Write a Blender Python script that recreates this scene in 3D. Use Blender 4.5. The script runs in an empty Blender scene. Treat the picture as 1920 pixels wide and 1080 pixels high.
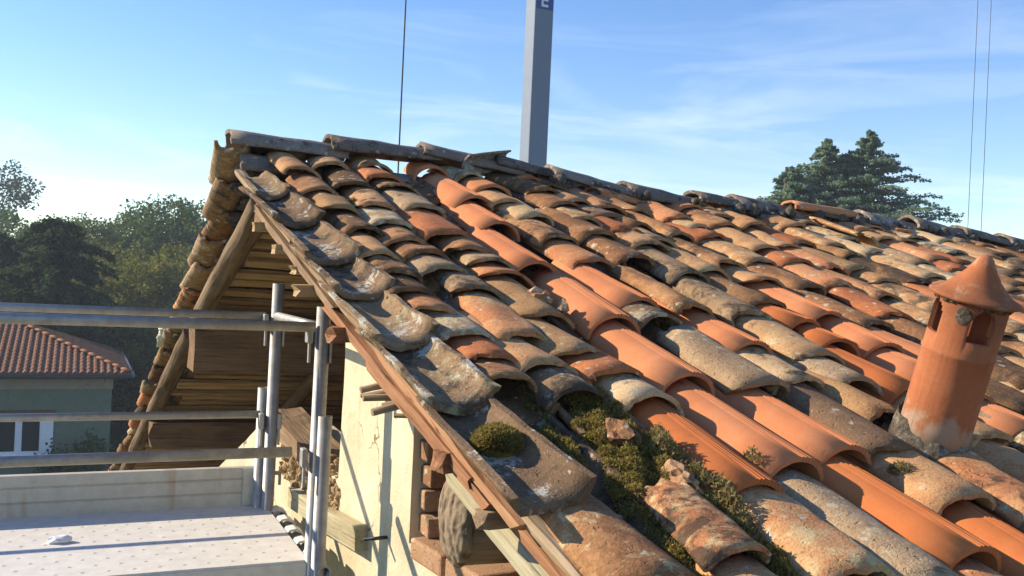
import bpy, bmesh, math, random
import numpy as np
from mathutils import Vector, Matrix, noise, Euler
R = math.radians
rng = random.Random(11)
nrs = np.random.RandomState(5)
SC = bpy.context.scene
COL = SC.collection

# ------------------------------------------------------------------ camera
# x runs along the ridge, y across it (away from the near eave), z up; the lens is at the origin
cd = bpy.data.cameras.new('camera')
cam = bpy.data.objects.new('camera', cd); COL.objects.link(cam)
cd.sensor_width = 36.0; cd.lens = 36.0 * 1753.0 / 1920.0
cd.clip_start = 0.05; cd.clip_end = 3000
right = Vector((0.90731, -0.41803, 0.04506)); up = Vector((-0.04142, 0.01780, 0.99898)); fwd = Vector((0.41841, 0.90826, 0.00117))
M = Matrix((right, up, -fwd)).transposed().to_4x4()
cam.matrix_world = M
SC.camera = cam

# ------------------------------------------------------------------ sky, sun, exposure
SUN_EL, SUN_AZ = 27.5, -54.0          # azimuth clockwise from +y
world = bpy.data.worlds.new('World'); SC.world = world; world.use_nodes = True
wn = world.node_tree; wn.nodes.clear()
def wnode(t, **kw):
    n = wn.nodes.new(t)
    for k, v in kw.items(): setattr(n, k, v)
    return n
sky = wnode('ShaderNodeTexSky', sky_type='NISHITA', sun_disc=False)
sky.sun_elevation = R(SUN_EL); sky.sun_rotation = R(SUN_AZ) % (2 * math.pi)
sky.altitude = 200; sky.air_density = 1.0; sky.dust_density = 0.05; sky.ozone_density = 1.6
tc = wnode('ShaderNodeTexCoord')
mp = wnode('ShaderNodeMapping'); mp.inputs['Scale'].default_value = (1.6, 1.1, 9.0); mp.inputs['Rotation'].default_value = (0, R(10), R(20))
wn.links.new(tc.outputs['Generated'], mp.inputs['Vector'])
cn = wnode('ShaderNodeTexNoise'); cn.inputs['Scale'].default_value = 2.1; cn.inputs['Detail'].default_value = 7; cn.inputs['Roughness'].default_value = 0.58; cn.inputs['Distortion'].default_value = 0.9
wn.links.new(mp.outputs[0], cn.inputs['Vector'])
cr = wnode('ShaderNodeValToRGB'); cr.color_ramp.elements[0].position = 0.50; cr.color_ramp.elements[1].position = 0.76
cr.color_ramp.elements[1].color = (0.62, 0.62, 0.62, 1)
wn.links.new(cn.outputs['Fac'], cr.inputs['Fac'])
mx = wnode('ShaderNodeMix', data_type='RGBA'); mx.inputs[7].default_value = (5.2, 5.7, 6.3, 1)
hsv = wnode('ShaderNodeHueSaturation'); hsv.inputs['Saturation'].default_value = 1.3; hsv.inputs['Value'].default_value = 0.93; hsv.inputs['Hue'].default_value = 0.511
wn.links.new(sky.outputs[0], hsv.inputs['Color'])
sepz = wnode('ShaderNodeSeparateXYZ'); wn.links.new(tc.outputs['Generated'], sepz.inputs[0])
mr = wnode('ShaderNodeMapRange'); mr.interpolation_type = 'SMOOTHSTEP'
mr.inputs['From Min'].default_value = 0.06; mr.inputs['From Max'].default_value = 0.36; mr.inputs['To Min'].default_value = 1.0; mr.inputs['To Max'].default_value = 0.12
wn.links.new(sepz.outputs[2], mr.inputs['Value'])
cm = wnode('ShaderNodeMath', operation='MULTIPLY'); wn.links.new(cr.outputs['Color'], cm.inputs[0]); wn.links.new(mr.outputs[0], cm.inputs[1])
wn.links.new(cm.outputs[0], mx.inputs[0]); wn.links.new(hsv.outputs[0], mx.inputs[6])
bg = wnode('ShaderNodeBackground'); bg.inputs['Strength'].default_value = 0.112
wn.links.new(mx.outputs[2], bg.inputs['Color'])
wo = wnode('ShaderNodeOutputWorld'); wn.links.new(bg.outputs[0], wo.inputs['Surface'])

sd = bpy.data.lights.new('sun', 'SUN'); sd.energy = 4.1; sd.angle = R(0.5); sd.color = (1.0, 0.86, 0.66)
sun = bpy.data.objects.new('sun', sd); COL.objects.link(sun)
az = R(SUN_AZ); el = R(SUN_EL)
sdir = Vector((math.sin(az) * math.cos(el), math.cos(az) * math.cos(el), math.sin(el)))
sun.rotation_euler = sdir.to_track_quat('Z', 'Y').to_euler()
sun.location = sdir * 60
SC.view_settings.view_transform = 'Standard'; SC.view_settings.look = 'None'
SC.view_settings.exposure = 1.10; SC.view_settings.gamma = 1.0
SC.view_settings.use_curve_mapping = False

# ------------------------------------------------------------------ object helpers
WM = {}
def place(o, mat, parent):
    WM[o.name] = mat.copy()
    if parent is not None:
        o.parent = parent
        o.matrix_basis = WM[parent.name].inverted() @ mat
    else:
        o.matrix_basis = mat
def obj(name, me, mat=None, parent=None, mw=None, stuff=False):
    if mat is not None and not me.materials: me.materials.append(mat)
    o = bpy.data.objects.new(name, me); COL.objects.link(o)
    place(o, mw if mw is not None else Matrix.Identity(4), parent)
    if stuff: o['kind'] = 'stuff'
    return o
def empty(name, loc, label, cat, group=None):
    o = bpy.data.objects.new(name, None); COL.objects.link(o)
    o.empty_display_size = 0.2
    place(o, Matrix.Translation(loc), None)
    tag(o, label, cat, group)
    return o
def tag(o, label, cat, group=None, kind=None):
    o['label'] = label; o['category'] = cat
    if group: o['group'] = group
    if kind: o['kind'] = kind
    return o
def mesh(name, v, f, smooth=None):
    me = bpy.data.meshes.new(name); me.from_pydata([tuple(p) for p in v], [], f); me.update()
    if smooth is not None:
        me.polygons.foreach_set('use_smooth', [bool(s) for s in (smooth if hasattr(smooth, '__len__') else [smooth] * len(f))])
    return me
def frame(p0, p1, upv=Vector((0, 0, 1))):
    """local y along p0->p1, z near upv, origin p0"""
    y = (Vector(p1) - Vector(p0)).normalized(); x = y.cross(upv).normalized(); z = x.cross(y)
    m = Matrix((x, y, z)).transposed().to_4x4(); m.translation = Vector(p0); return m
def bar_mesh(L, w, h, n=8, jit=0.0, taper=1.0, bend=0.0, seed=0, ragged=0.0):
    v = []; f = []; sm = []
    cs = [(-.5, -.5), (0, -.5), (.5, -.5), (.5, 0), (.5, .5), (0, .5), (-.5, .5), (-.5, 0)]
    q = Vector((seed * 3.7, seed * 1.3, 0)); k = len(cs)
    for i in range(n + 1):
        t = i / n; s = 1 + (taper - 1) * t
        bx = bend * math.sin(t * math.pi)
        for j, (a, b) in enumerate(cs):
            d = noise.noise_vector(Vector((a * 2, t * L * 6, b * 2)) + q) * jit
            yy = t * L
            if ragged and i in (0, n): yy += noise.noise(Vector((a * 7, i, b * 7)) + q) * ragged
            v.append((a * w * s + d.x + bx, yy, b * h * s + d.z))
    for i in range(n):
        for j in range(k):
            f.append((i * k + j, i * k + (j + 1) % k, (i + 1) * k + (j + 1) % k, (i + 1) * k + j))
    f.append(tuple(range(k))[::-1]); f.append(tuple(range(n * k, n * k + k)))
    f = [tuple(reversed(x)) for x in f]
    return mesh('bar', v, f, False)
def bar(name, p0, p1, w, h, mat, parent, jit=0.004, upv=Vector((0, 0, 1)), **kw):
    L = (Vector(p1) - Vector(p0)).length
    return obj(name, bar_mesh(L, w, h, n=max(2, min(24, int(L / 0.06))), jit=jit, **kw), mat, parent, frame(p0, p1, upv))
def log_mesh(L, r0, r1, n=12, k=14, jit=0.0, seed=0, capjit=0.0, hollow=0.0):
    v = []; f = []; sm = []
    q = Vector((seed * 5.1, 0, seed * 2.3))
    for i in range(n + 1):
        t = i / n; r = r0 + (r1 - r0) * t
        for j in range(k):
            a = 2 * math.pi * j / k; c, s = math.cos(a), math.sin(a)
            d = 1 + jit * noise.noise(Vector((c * 1.5, t * L * 4, s * 1.5)) + q) * 2
            y = t * L + (capjit * noise.noise(Vector((c * 4, 3.0 + i, s * 4)) + q) if i in (0, n) else 0)
            v.append((c * r * d, y, s * r * d))
    for i in range(n):
        for j in range(k):
            f.append((i * k + j, (i + 1) * k + j, (i + 1) * k + (j + 1) % k, i * k + (j + 1) % k)); sm.append(True)
    if hollow:
        for e, i in ((0, 0), (1, n)):
            base = len(v)
            for j in range(k):
                a = 2 * math.pi * j / k; r = (r0, r1)[e] * hollow
                v.append((math.cos(a) * r, e * L, math.sin(a) * r))
            for j in range(k):
                v.append((v[base + j][0], (0.08 if e == 0 else L - 0.08), v[base + j][2]))
            for j in range(k):
                j2 = (j + 1) % k
                A = (i * k + j, i * k + j2, base + j2, base + j); B = (base + j, base + j2, base + k + j2, base + k + j)
                f += [A if e == 0 else A[::-1], B if e == 0 else B[::-1]]; sm += [False, True]
            c = tuple(base + k + j for j in range(k)); f.append(c if e == 0 else c[::-1]); sm.append(False)
    else:
        for e, i in ((0, 0), (1, n)):
            c = tuple(i * k + j for j in range(k)); f.append(c if e == 0 else c[::-1]); sm.append(False)
    return mesh('log', v, f, sm)
def log(name, p0, p1, r0, r1, mat, parent, **kw):
    L = (Vector(p1) - Vector(p0)).length
    return obj(name, log_mesh(L, r0, r1, n=max(1, min(40, int(L / 0.08))), **kw), mat, parent, frame(p0, p1, Vector((0.01, 0, 1)) if abs((Vector(p1) - Vector(p0)).normalized().z) < .95 else Vector((0, 1, 0))))
def tube(name, p0, p1, r, mat, parent, k=14, hollow=0.8):
    L = (Vector(p1) - Vector(p0)).length
    return obj(name, log_mesh(L, r, r, n=1, k=k, hollow=hollow), mat, parent, frame(p0, p1, Vector((0.01, 0, 1)) if abs((Vector(p1) - Vector(p0)).normalized().z) < .95 else Vector((0, 1, 0))))
def box_vf(c, s, v, f, rot=None):
    b = len(v)
    for dz in (-.5, .5):
        for dx, dy in ((-.5, -.5), (.5, -.5), (.5, .5), (-.5, .5)):
            p = Vector((dx * s[0], dy * s[1], dz * s[2]))
            if rot is not None: p = rot @ p
            v.append(tuple(Vector(c) + p))
    for q in ((3, 2, 1, 0), (4, 5, 6, 7), (0, 1, 5, 4), (1, 2, 6, 5), (2, 3, 7, 6), (3, 0, 4, 7)): f.append(tuple(b + i for i in q))
def box(name, c, s, mat, parent, bev=0.0, rot=None, **kw):
    v = []; f = []; box_vf((0, 0, 0), s, v, f); me = mesh(name, v, f, False)
    if bev:
        bm = bmesh.new(); bm.from_mesh(me); bmesh.ops.bevel(bm, geom=bm.edges[:], offset=bev, segments=2, affect='EDGES', profile=0.5); bm.to_mesh(me); bm.free()
    m = Matrix.Translation(c)
    if rot is not None: m = m @ rot.to_4x4()
    return obj(name, me, mat, parent, m, **kw)
def lump_mesh(r, sub=2, amp=0.4, fr=2.0, seed=0, sq=(1, 1, 1)):
    bm = bmesh.new(); bmesh.ops.create_icosphere(bm, subdivisions=sub, radius=1)
    q = Vector((seed * 7.3, seed * 3.1, seed))
    for w in bm.verts:
        d = 1 + amp * noise.fractal(w.co * fr + q, 0.8, 2.0, 3)
        w.co = Vector((w.co.x * sq[0], w.co.y * sq[1], w.co.z * sq[2])) * r * d
    me = bpy.data.meshes.new('lump'); bm.to_mesh(me); bm.free(); return me

# ------------------------------------------------------------------ materials
class NT:
    def __init__(s, name, rough=0.9, spec=0.25):
        s.m = bpy.data.materials.new(name); s.m.use_nodes = True; s.t = s.m.node_tree
        s.b = s.t.nodes['Principled BSDF']; s.b.inputs['Roughness'].default_value = rough
        s.b.inputs['Specular IOR Level'].default_value = spec
    def n(s, t, **kw):
        n = s.t.nodes.new(t)
        for k, v in kw.items(): setattr(n, k, v)
        return n
    def l(s, a, b): s.t.links.new(a, b)
    def coord(s, scale=(1, 1, 1), rand=True):
        c = s.n('ShaderNodeTexCoord'); o = c.outputs['Object']
        if rand:
            oi = s.n('ShaderNodeObjectInfo'); mu = s.n('ShaderNodeMath', operation='MULTIPLY'); mu.inputs[1].default_value = 53.0
            s.l(oi.outputs['Random'], mu.inputs[0])
            va = s.n('ShaderNodeVectorMath', operation='ADD'); s.l(o, va.inputs[0]); s.l(mu.outputs[0], va.inputs[1]); o = va.outputs[0]
        m = s.n('ShaderNodeMapping'); m.inputs['Scale'].default_value = scale; s.l(o, m.inputs['Vector']); return m.outputs[0]
    def noise(s, vec, scale, detail=4, rough=0.6, dist=0.0):
        n = s.n('ShaderNodeTexNoise'); n.inputs['Scale'].default_value = scale; n.inputs['Detail'].default_value = detail
        n.inputs['Roughness'].default_value = rough; n.inputs['Distortion'].default_value = dist; s.l(vec, n.inputs['Vector']); return n.outputs['Fac']
    def ramp(s, fac, stops):
        r = s.n('ShaderNodeValToRGB'); e = r.color_ramp.elements
        while len(e) < len(stops): e.new(0.5)
        for i, (p, c) in enumerate(stops):
            e[i].position = p; e[i].color = (c, c, c, 1) if not hasattr(c, '__len__') else (*c, 1)
        s.l(fac, r.inputs['Fac']); return r.outputs['Color']
    def mix(s, fac, a, b, mode='MIX'):
        m = s.n('ShaderNodeMix', data_type='RGBA', blend_type=mode)
        for i, x in ((0, fac), (6, a), (7, b)):
            if hasattr(x, 'links'): s.l(x, m.inputs[i])
            elif i == 0: m.inputs[0].default_value = x
            else: m.inputs[i].default_value = (*x, 1)
        return m.outputs[2]
    def math(s, op, a, b):
        m = s.n('ShaderNodeMath', operation=op)
        for i, x in enumerate((a, b)):
            if hasattr(x, 'links'): s.l(x, m.inputs[i])
            else: m.inputs[i].default_value = x
        return m.outputs[0]
    def rand(s):
        return s.n('ShaderNodeObjectInfo').outputs['Random']
    def bump(s, h, strength=0.4, dist=0.01):
        b = s.n('ShaderNodeBump'); b.inputs['Strength'].default_value = strength; b.inputs['Distance'].default_value = dist
        s.l(h, b.inputs['Height']); s.l(b.outputs[0], s.b.inputs['Normal'])
    def col(s, c):
        if hasattr(c, 'links'): s.l(c, s.b.inputs['Base Color'])
        else: s.b.inputs['Base Color'].default_value = (*c, 1)
        return s.m

def groove_shade(t, c):  # dark stripes painted in as the shade of the grooves between ribs
    co = t.n('ShaderNodeTexCoord'); sp = t.n('ShaderNodeSeparateXYZ'); t.l(co.outputs['Object'], sp.inputs[0]); x = sp.outputs[0]
    w = t.math('SINE', t.math('MULTIPLY', x, 2 * math.pi / 0.0095), 0)
    m = t.math('MULTIPLY', t.math('GREATER_THAN', w, 0.35), t.math('MULTIPLY', t.math('GREATER_THAN', x, -.006), t.math('LESS_THAN', x, .056)))
    return t.mix(t.math('MULTIPLY', m, 0.45), c, (0.16, 0.065, 0.03))
def tile_mat(name, cols, lich=None, lich_t=0.6, dark_t=0.62, pit=0.5, hue=0.5, moss=0.0, white=0.0, speck=0.42, ribs=False, base=False):
    t = NT(name, 0.92, 0.15); v = t.coord()
    big = t.noise(v, 7, 5, 0.62, 0.6); mid = t.noise(v, 34, 5, 0.7); fine = t.noise(v, 170, 3, 0.7)
    k = t.math('ADD', t.math('MULTIPLY', big, 0.75), t.math('MULTIPLY', mid, 0.35))
    rr = t.math('MULTIPLY', t.math('SUBTRACT', t.rand(), 0.5), hue)
    k = t.math('ADD', k, rr)
    n = len(cols); c = t.ramp(k, [(0.30 + 0.5 * i / max(1, n - 1), cc) for i, cc in enumerate(cols)])
    c = t.mix(t.ramp(fine, [(0.45, 0.0), (0.68, speck)]), c, tuple(x * 0.5 for x in cols[0]))
    c = t.mix(t.ramp(t.noise(v, 95, 4, 0.75), [(0.58, 0.0), (0.66, speck * .8)]), c, tuple(min(.7, x * 1.35 + .05) for x in cols[-1]))
    if lich:
        r2 = t.math('FRACT', t.math('MULTIPLY', t.rand(), 7.31), 0)
        lm = t.ramp(t.math('ADD', t.noise(v, 19, 6, 0.75, 0.4), t.math('MULTIPLY', t.math('SUBTRACT', r2, .62), .26)), [(lich_t, 0.0), (lich_t + 0.10, 0.85)])
        c = t.mix(lm, c, lich)
    if lich and speck > .2:
        vo = t.n('ShaderNodeTexVoronoi'); vo.inputs['Scale'].default_value = 26; vo.inputs['Randomness'].default_value = 1.0
        va = t.n('ShaderNodeVectorMath', operation='ADD'); nn = t.n('ShaderNodeTexNoise'); nn.inputs['Scale'].default_value = 60; nn.inputs['Detail'].default_value = 3; t.l(v, nn.inputs['Vector'])
        vs_ = t.n('ShaderNodeVectorMath', operation='SCALE'); vs_.inputs['Scale'].default_value = 0.03; t.l(nn.outputs['Color'], vs_.inputs[0])
        t.l(v, va.inputs[0]); t.l(vs_.outputs[0], va.inputs[1]); t.l(va.outputs[0], vo.inputs['Vector'])
        dz = t.math('ADD', vo.outputs['Distance'], t.math('MULTIPLY', t.ramp(t.noise(v, 8, 3, .5), [(.42, 1.0), (.60, 0.0)]), .35))
        c = t.mix(t.ramp(dz, [(.20, .75), (.30, 0.0)]), c, (0.50, 0.46, 0.33))
        dk = t.ramp(t.noise(v, 42, 5, .8, .5), [(.60, 0.0), (.67, .7)])
        c = t.mix(dk, c, (0.09, 0.065, 0.04))
    r3 = t.math('FRACT', t.math('MULTIPLY', t.rand(), 13.7), 0)
    dm = t.ramp(t.math('ADD', t.noise(v, 10, 7, 0.74, 0.35), t.math('MULTIPLY', t.math('SUBTRACT', r3, .45), .24)), [(dark_t, 0.0), (dark_t + 0.10, 0.85)])
    c = t.mix(dm, c, (0.055, 0.042, 0.03))
    if white:
        wm = t.ramp(t.math('ADD', t.math('MULTIPLY', t.noise(v, 9, 2, 0.5), 0.6), t.math('MULTIPLY', t.noise(v, 60, 5, 0.8), 0.45)), [(white, 0.0), (white + 0.05, 0.9)])
        c = t.mix(wm, c, (0.50, 0.475, 0.40))
    if moss:
        mm = t.ramp(t.noise(v, 13, 6, 0.75), [(moss, 0.0), (moss + 0.08, 0.9)])
        c = t.mix(mm, c, (0.11, 0.115, 0.03))
    pits = t.ramp(t.noise(v, 62, 2, .5), [(.27, 0.0), (.35, 1.0)])
    if base:
        co = t.n('ShaderNodeTexCoord'); sp = t.n('ShaderNodeSeparateXYZ'); t.l(co.outputs['Object'], sp.inputs[0])
        hz_ = t.math('ADD', sp.outputs[2], t.math('MULTIPLY', t.math('SUBTRACT', t.noise(v, 16, 5, .7), .5), .34))
        c = t.mix(t.ramp(hz_, [(.05, .85), (.10, 0.0)]), c, (0.36, 0.27, 0.19))
        so = t.math('ADD', sp.outputs[2], t.math('MULTIPLY', t.math('SUBTRACT', t.noise(v, 20, 5, .7), .5), .16))
        c = t.mix(t.ramp(so, [(.285, 0.0), (.35, .42), (.40, .30), (.46, 0.0)]), c, (0.10, 0.05, 0.03))
        st_ = t.coord((30, 30, 2.2), rand=False)
        c = t.mix(t.ramp(t.noise(st_, 1.2, 5, .65), [(.52, 0.0), (.72, .5)]), c, (0.17, 0.07, 0.035))
    h = t.math('ADD', t.math('MULTIPLY', mid, 0.30), t.math('ADD', t.math('MULTIPLY', fine, 0.28), t.math('MULTIPLY', pits, 0.35)))
    if ribs:
        c = groove_shade(t, c)
    t.bump(h, min(1, pit * 1.25), 0.009)
    return t.col(c)
TM = {
 'rib':  tile_mat('terracotta_pink', [(0.47, 0.165, 0.068), (0.54, 0.20, 0.084), (0.58, 0.25, 0.115)], None, dark_t=0.74, pit=0.12, hue=0.3, speck=0.1, ribs=True),
 'ribo': tile_mat('terracotta_orange', [(0.42, 0.125, 0.04), (0.50, 0.155, 0.048), (0.52, 0.18, 0.06)], None, dark_t=0.76, pit=0.12, hue=0.3, speck=0.1, ribs=True),
 'red':  tile_mat('old_orange', [(0.342, 0.118, 0.047), (0.519, 0.195, 0.077), (0.566, 0.260, 0.118)], (0.496, 0.342, 0.165), 0.64, 0.68, 0.35),
 'old':  tile_mat('old_ochre', [(0.217, 0.104, 0.047), (0.412, 0.213, 0.093), (0.543, 0.317, 0.148), (0.456, 0.192, 0.082)], (0.566, 0.437, 0.224), 0.58, 0.60, 0.6),
 'grey': tile_mat('lichen_grey', [(0.185, 0.112, 0.064), (0.326, 0.212, 0.116), (0.434, 0.302, 0.173)], (0.531, 0.443, 0.283), 0.54, 0.56, 0.8),
 'cream': tile_mat('pale_cream', [(0.403, 0.236, 0.112), (0.531, 0.344, 0.168), (0.595, 0.411, 0.224)], (0.555, 0.472, 0.319), 0.60, 0.64, 0.5),
 'dark': tile_mat('weathered_brown', [(0.118, 0.065, 0.031), (0.295, 0.153, 0.068), (0.401, 0.236, 0.106)], (0.425, 0.389, 0.236), 0.62, 0.58, 0.7, moss=0.66),
 'lich': tile_mat('white_lichen', [(0.15, 0.095, 0.055), (0.24, 0.155, 0.09), (0.31, 0.205, 0.115)], (0.34, 0.31, 0.17), 0.58, 0.60, 0.9, white=0.585, speck=.4),
 'ridge': tile_mat('ridge_grey', [(0.13, 0.10, 0.08), (0.22, 0.175, 0.14), (0.30, 0.245, 0.20)], (0.42, 0.40, 0.35), 0.56, 0.56, 0.7),
 'pan':  tile_mat('pan_brown', [(0.12, 0.075, 0.045), (0.21, 0.125, 0.065), (0.28, 0.17, 0.09)], (0.30, 0.26, 0.17), 0.66, 0.58, 0.6, moss=0.70),
}
def wood_mat(name, a, b, c, sc=1.0, bump=0.6):
    t = NT(name, 0.88, 0.15); v = t.coord((38 * sc, 2.2 * sc, 38 * sc)); v2 = t.coord((6, 3, 6))
    g = t.noise(v, 1.6, 5, 0.65, 0.35); bl = t.noise(v2, 1.5, 4)
    k = t.math('ADD', t.math('MULTIPLY', g, 0.7), t.math('MULTIPLY', bl, 0.4))
    k = t.math('ADD', k, t.math('MULTIPLY', t.math('SUBTRACT', t.rand(), 0.5), 0.25))
    cc = t.ramp(k, [(0.33, a), (0.52, b), (0.74, c)])
    cr_ = t.ramp(g, [(0.30, 0.0), (0.40, 1.0)])
    cc = t.mix(cr_, (0.03, 0.02, 0.012), cc)
    t.bump(g, bump, 0.01)
    return t.col(cc)
W_GREY = wood_mat('weathered_wood', (0.13, 0.085, 0.05), (0.26, 0.175, 0.105), (0.40, 0.30, 0.19))
W_RED = wood_mat('reddish_board', (0.17, 0.08, 0.04), (0.32, 0.155, 0.08), (0.42, 0.24, 0.13))
W_PALE = wood_mat('pale_plank', (0.26, 0.22, 0.13), (0.42, 0.37, 0.23), (0.52, 0.47, 0.32), 0.7)
W_DARK = wood_mat('old_beam_wood', (0.10, 0.06, 0.033), (0.19, 0.118, 0.065), (0.28, 0.18, 0.10))
W_LATH = wood_mat('lath_wood', (0.20, 0.125, 0.06), (0.40, 0.27, 0.14), (0.55, 0.40, 0.22))
W_BARK = wood_mat('rafter_wood', (0.05, 0.032, 0.018), (0.11, 0.07, 0.04), (0.24, 0.17, 0.105), 0.6, 1.0)
def endgrain():
    t = NT('end_grain', 0.9, 0.1); v = t.coord(rand=False)
    vo = t.n('ShaderNodeTexVoronoi'); vo.inputs['Scale'].default_value = 48; t.l(v, vo.inputs['Vector'])
    w = t.n('ShaderNodeTexWave', wave_type='RINGS'); w.inputs['Scale'].default_value = 14; w.inputs['Distortion'].default_value = 5; w.inputs['Detail'].default_value = 3; t.l(v, w.inputs['Vector'])
    nn = t.noise(v, 26, 5, 0.7)
    k = t.math('ADD', t.math('MULTIPLY', w.outputs['Fac'], 0.3), t.math('MULTIPLY', nn, 0.6))
    k = t.math('ADD', k, t.math('MULTIPLY', vo.outputs['Distance'], 0.5))
    c = t.ramp(k, [(0.28, (0.03, 0.022, 0.016)), (0.5, (0.13, 0.095, 0.065)), (0.8, (0.25, 0.19, 0.13))])
    t.bump(k, 0.6, 0.012); return t.col(c)
ENDG = endgrain()
def plaster(name, a, b, c, st=(0.5, 0.33, 0.15)):
    t = NT(name, 0.92, 0.1); v = t.coord(rand=False)
    n1 = t.noise(v, 3.2, 6, 0.65, 0.5); n2 = t.noise(v, 28, 5, 0.7); n3 = t.noise(v, 140, 3)
    cc = t.ramp(t.math('ADD', t.math('MULTIPLY', n1, 0.75), t.math('MULTIPLY', n2, 0.3)), [(0.35, a), (0.55, b), (0.72, c)])
    sm = t.ramp(t.noise(v, 5.5, 7, 0.75, 1.2), [(0.60, 0.0), (0.68, 0.6)])
    cc = t.mix(sm, cc, st)
    ck = t.n('ShaderNodeTexVoronoi', feature='DISTANCE_TO_EDGE'); ck.inputs['Scale'].default_value = 2.3
    vd = t.n('ShaderNodeVectorMath', operation='ADD'); nz = t.n('ShaderNodeTexNoise'); nz.inputs['Scale'].default_value = 7; nz.inputs['Detail'].default_value = 4; t.l(v, nz.inputs['Vector'])
    t.l(v, vd.inputs[0]); vq = t.n('ShaderNodeVectorMath', operation='SCALE'); vq.inputs['Scale'].default_value = .25; t.l(nz.outputs['Color'], vq.inputs[0]); t.l(vq.outputs[0], vd.inputs[1]); t.l(vd.outputs[0], ck.inputs['Vector'])
    cm_ = t.math('MULTIPLY', t.ramp(ck.outputs['Distance'], [(.004, 1.0), (.012, 0.0)]), t.ramp(n1, [(.5, 0.0), (.56, 1.0)]))
    cc = t.mix(cm_, cc, tuple(x * .45 for x in st))
    wv = t.coord((9, 9, 0.9), rand=False)
    cc = t.mix(t.ramp(t.noise(wv, 1.3, 4, .6), [(.55, 0.0), (.78, .25)]), cc, tuple(x * .8 for x in st))
    t.bump(t.math('ADD', n2, t.math('MULTIPLY', n3, 0.5)), 0.38, 0.010)
    return t.col(cc)
PLASTER = plaster('cream_plaster', (0.48, 0.40, 0.26), (0.61, 0.53, 0.37), (0.69, 0.62, 0.46), (0.50, 0.36, 0.20))
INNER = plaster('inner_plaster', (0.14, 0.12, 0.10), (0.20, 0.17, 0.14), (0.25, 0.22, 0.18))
GREENWALL = plaster('green_render', (0.14, 0.165, 0.115), (0.165, 0.19, 0.135), (0.185, 0.21, 0.15), (0.15, 0.16, 0.12))
BEIGEWALL = plaster('beige_render', (0.26, 0.23, 0.16), (0.31, 0.27, 0.19), (0.34, 0.30, 0.21), (0.25, 0.22, 0.15))
BRICK = tile_mat('brick_clay', [(0.24, 0.12, 0.06), (0.36, 0.19, 0.10), (0.42, 0.26, 0.15)], (0.50, 0.40, 0.25), 0.6, 0.66, 0.7)
RUBBLE = tile_mat('rubble_clay', [(0.22, 0.11, 0.055), (0.40, 0.22, 0.11), (0.50, 0.34, 0.2)], (0.5, 0.42, 0.28), 0.6, 0.66, 0.7)
def mortar():
    t = NT('mortar', 0.95, 0.1); v = t.coord()
    n = t.noise(v, 24, 6, 0.75); c = t.ramp(n, [(0.38, (0.05, 0.04, 0.03)), (0.54, (0.14, 0.115, 0.085)), (0.70, (0.38, 0.34, 0.27))])
    t.bump(n, 0.9, 0.02); return t.col(c)
MORTAR = mortar()
def metal(name, a, b, rough=0.5, met=0.6, rust=0.68):
    t = NT(name, rough, 0.4); v = t.coord(); t.b.inputs['Metallic'].default_value = met
    n = t.noise(v, 22, 6, 0.7); c = t.ramp(n, [(0.35, a), (0.65, b)])
    c = t.mix(t.ramp(t.noise(v, 7, 6, 0.7, 0.8), [(rust, 0.0), (rust + 0.1, 0.6)]), c, (0.24, 0.13, 0.07))
    c = t.mix(t.ramp(t.noise(v, 15, 7, 0.8), [(0.66, 0.0), (0.72, 0.7)]), c, (0.62, 0.60, 0.55))
    t.bump(n, 0.15, 0.004); return t.col(c)
GALV = metal('galvanised_tube', (0.27, 0.265, 0.25), (0.40, 0.395, 0.375), 0.52, 0.35)
DECK = metal('deck_sheet', (0.60, 0.575, 0.52), (0.72, 0.69, 0.63), 0.6, 0.1, 0.74)
def toe():
    t = NT('toe_board_sheet', 0.6, 0.3); v = t.coord(rand=False); vs = t.coord((5.0, 1, 0.4), rand=False)
    n = t.noise(v, 16, 6, 0.7); c = t.ramp(n, [(0.3, (0.44, 0.41, 0.33)), (0.7, (0.58, 0.55, 0.46))])
    c = t.mix(t.ramp(t.noise(vs, 1.6, 3, 0.6), [(0.56, 0.0), (0.68, 0.8)]), c, (0.36, 0.20, 0.09))
    t.bump(n, 0.1, 0.004); return t.col(c)
TOE = toe()
def plain(name, c, rough=0.7, var=0.12, sc=12, spec=0.3, met=0.0):
    t = NT(name, rough, spec); v = t.coord(); t.b.inputs['Metallic'].default_value = met
    n = t.noise(v, sc, 5, 0.65)
    t.col(t.ramp(n, [(0.3, tuple(x * (1 - var) for x in c)), (0.7, tuple(min(1, x * (1 + var)) for x in c))])); t.bump(n, 0.08, 0.01)
    return t.m
MAST = plain('mast_paint', (0.17, 0.21, 0.27), 0.55, 0.05, 6)
SIGNBLUE = plain('sign_blue', (0.025, 0.075, 0.26), 0.5, 0.05)
WHITE = plain('white_paint', (0.74, 0.75, 0.75), 0.5, 0.05)
DARKM = plain('dark_metal', (0.05, 0.05, 0.05), 0.5, 0.1)
GLASS = NT('window_glass', 0.08, 0.5).col((0.02, 0.025, 0.03))
POT = tile_mat('chimney_terracotta', [(0.31, 0.105, 0.045), (0.38, 0.13, 0.055), (0.40, 0.165, 0.08)], (0.46, 0.27, 0.16), 0.62, 0.70, 0.12, hue=0.0, speck=0.15, base=True)
CREAM = plain('cream_plastic', (0.62, 0.58, 0.42), 0.6, 0.08)
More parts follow.
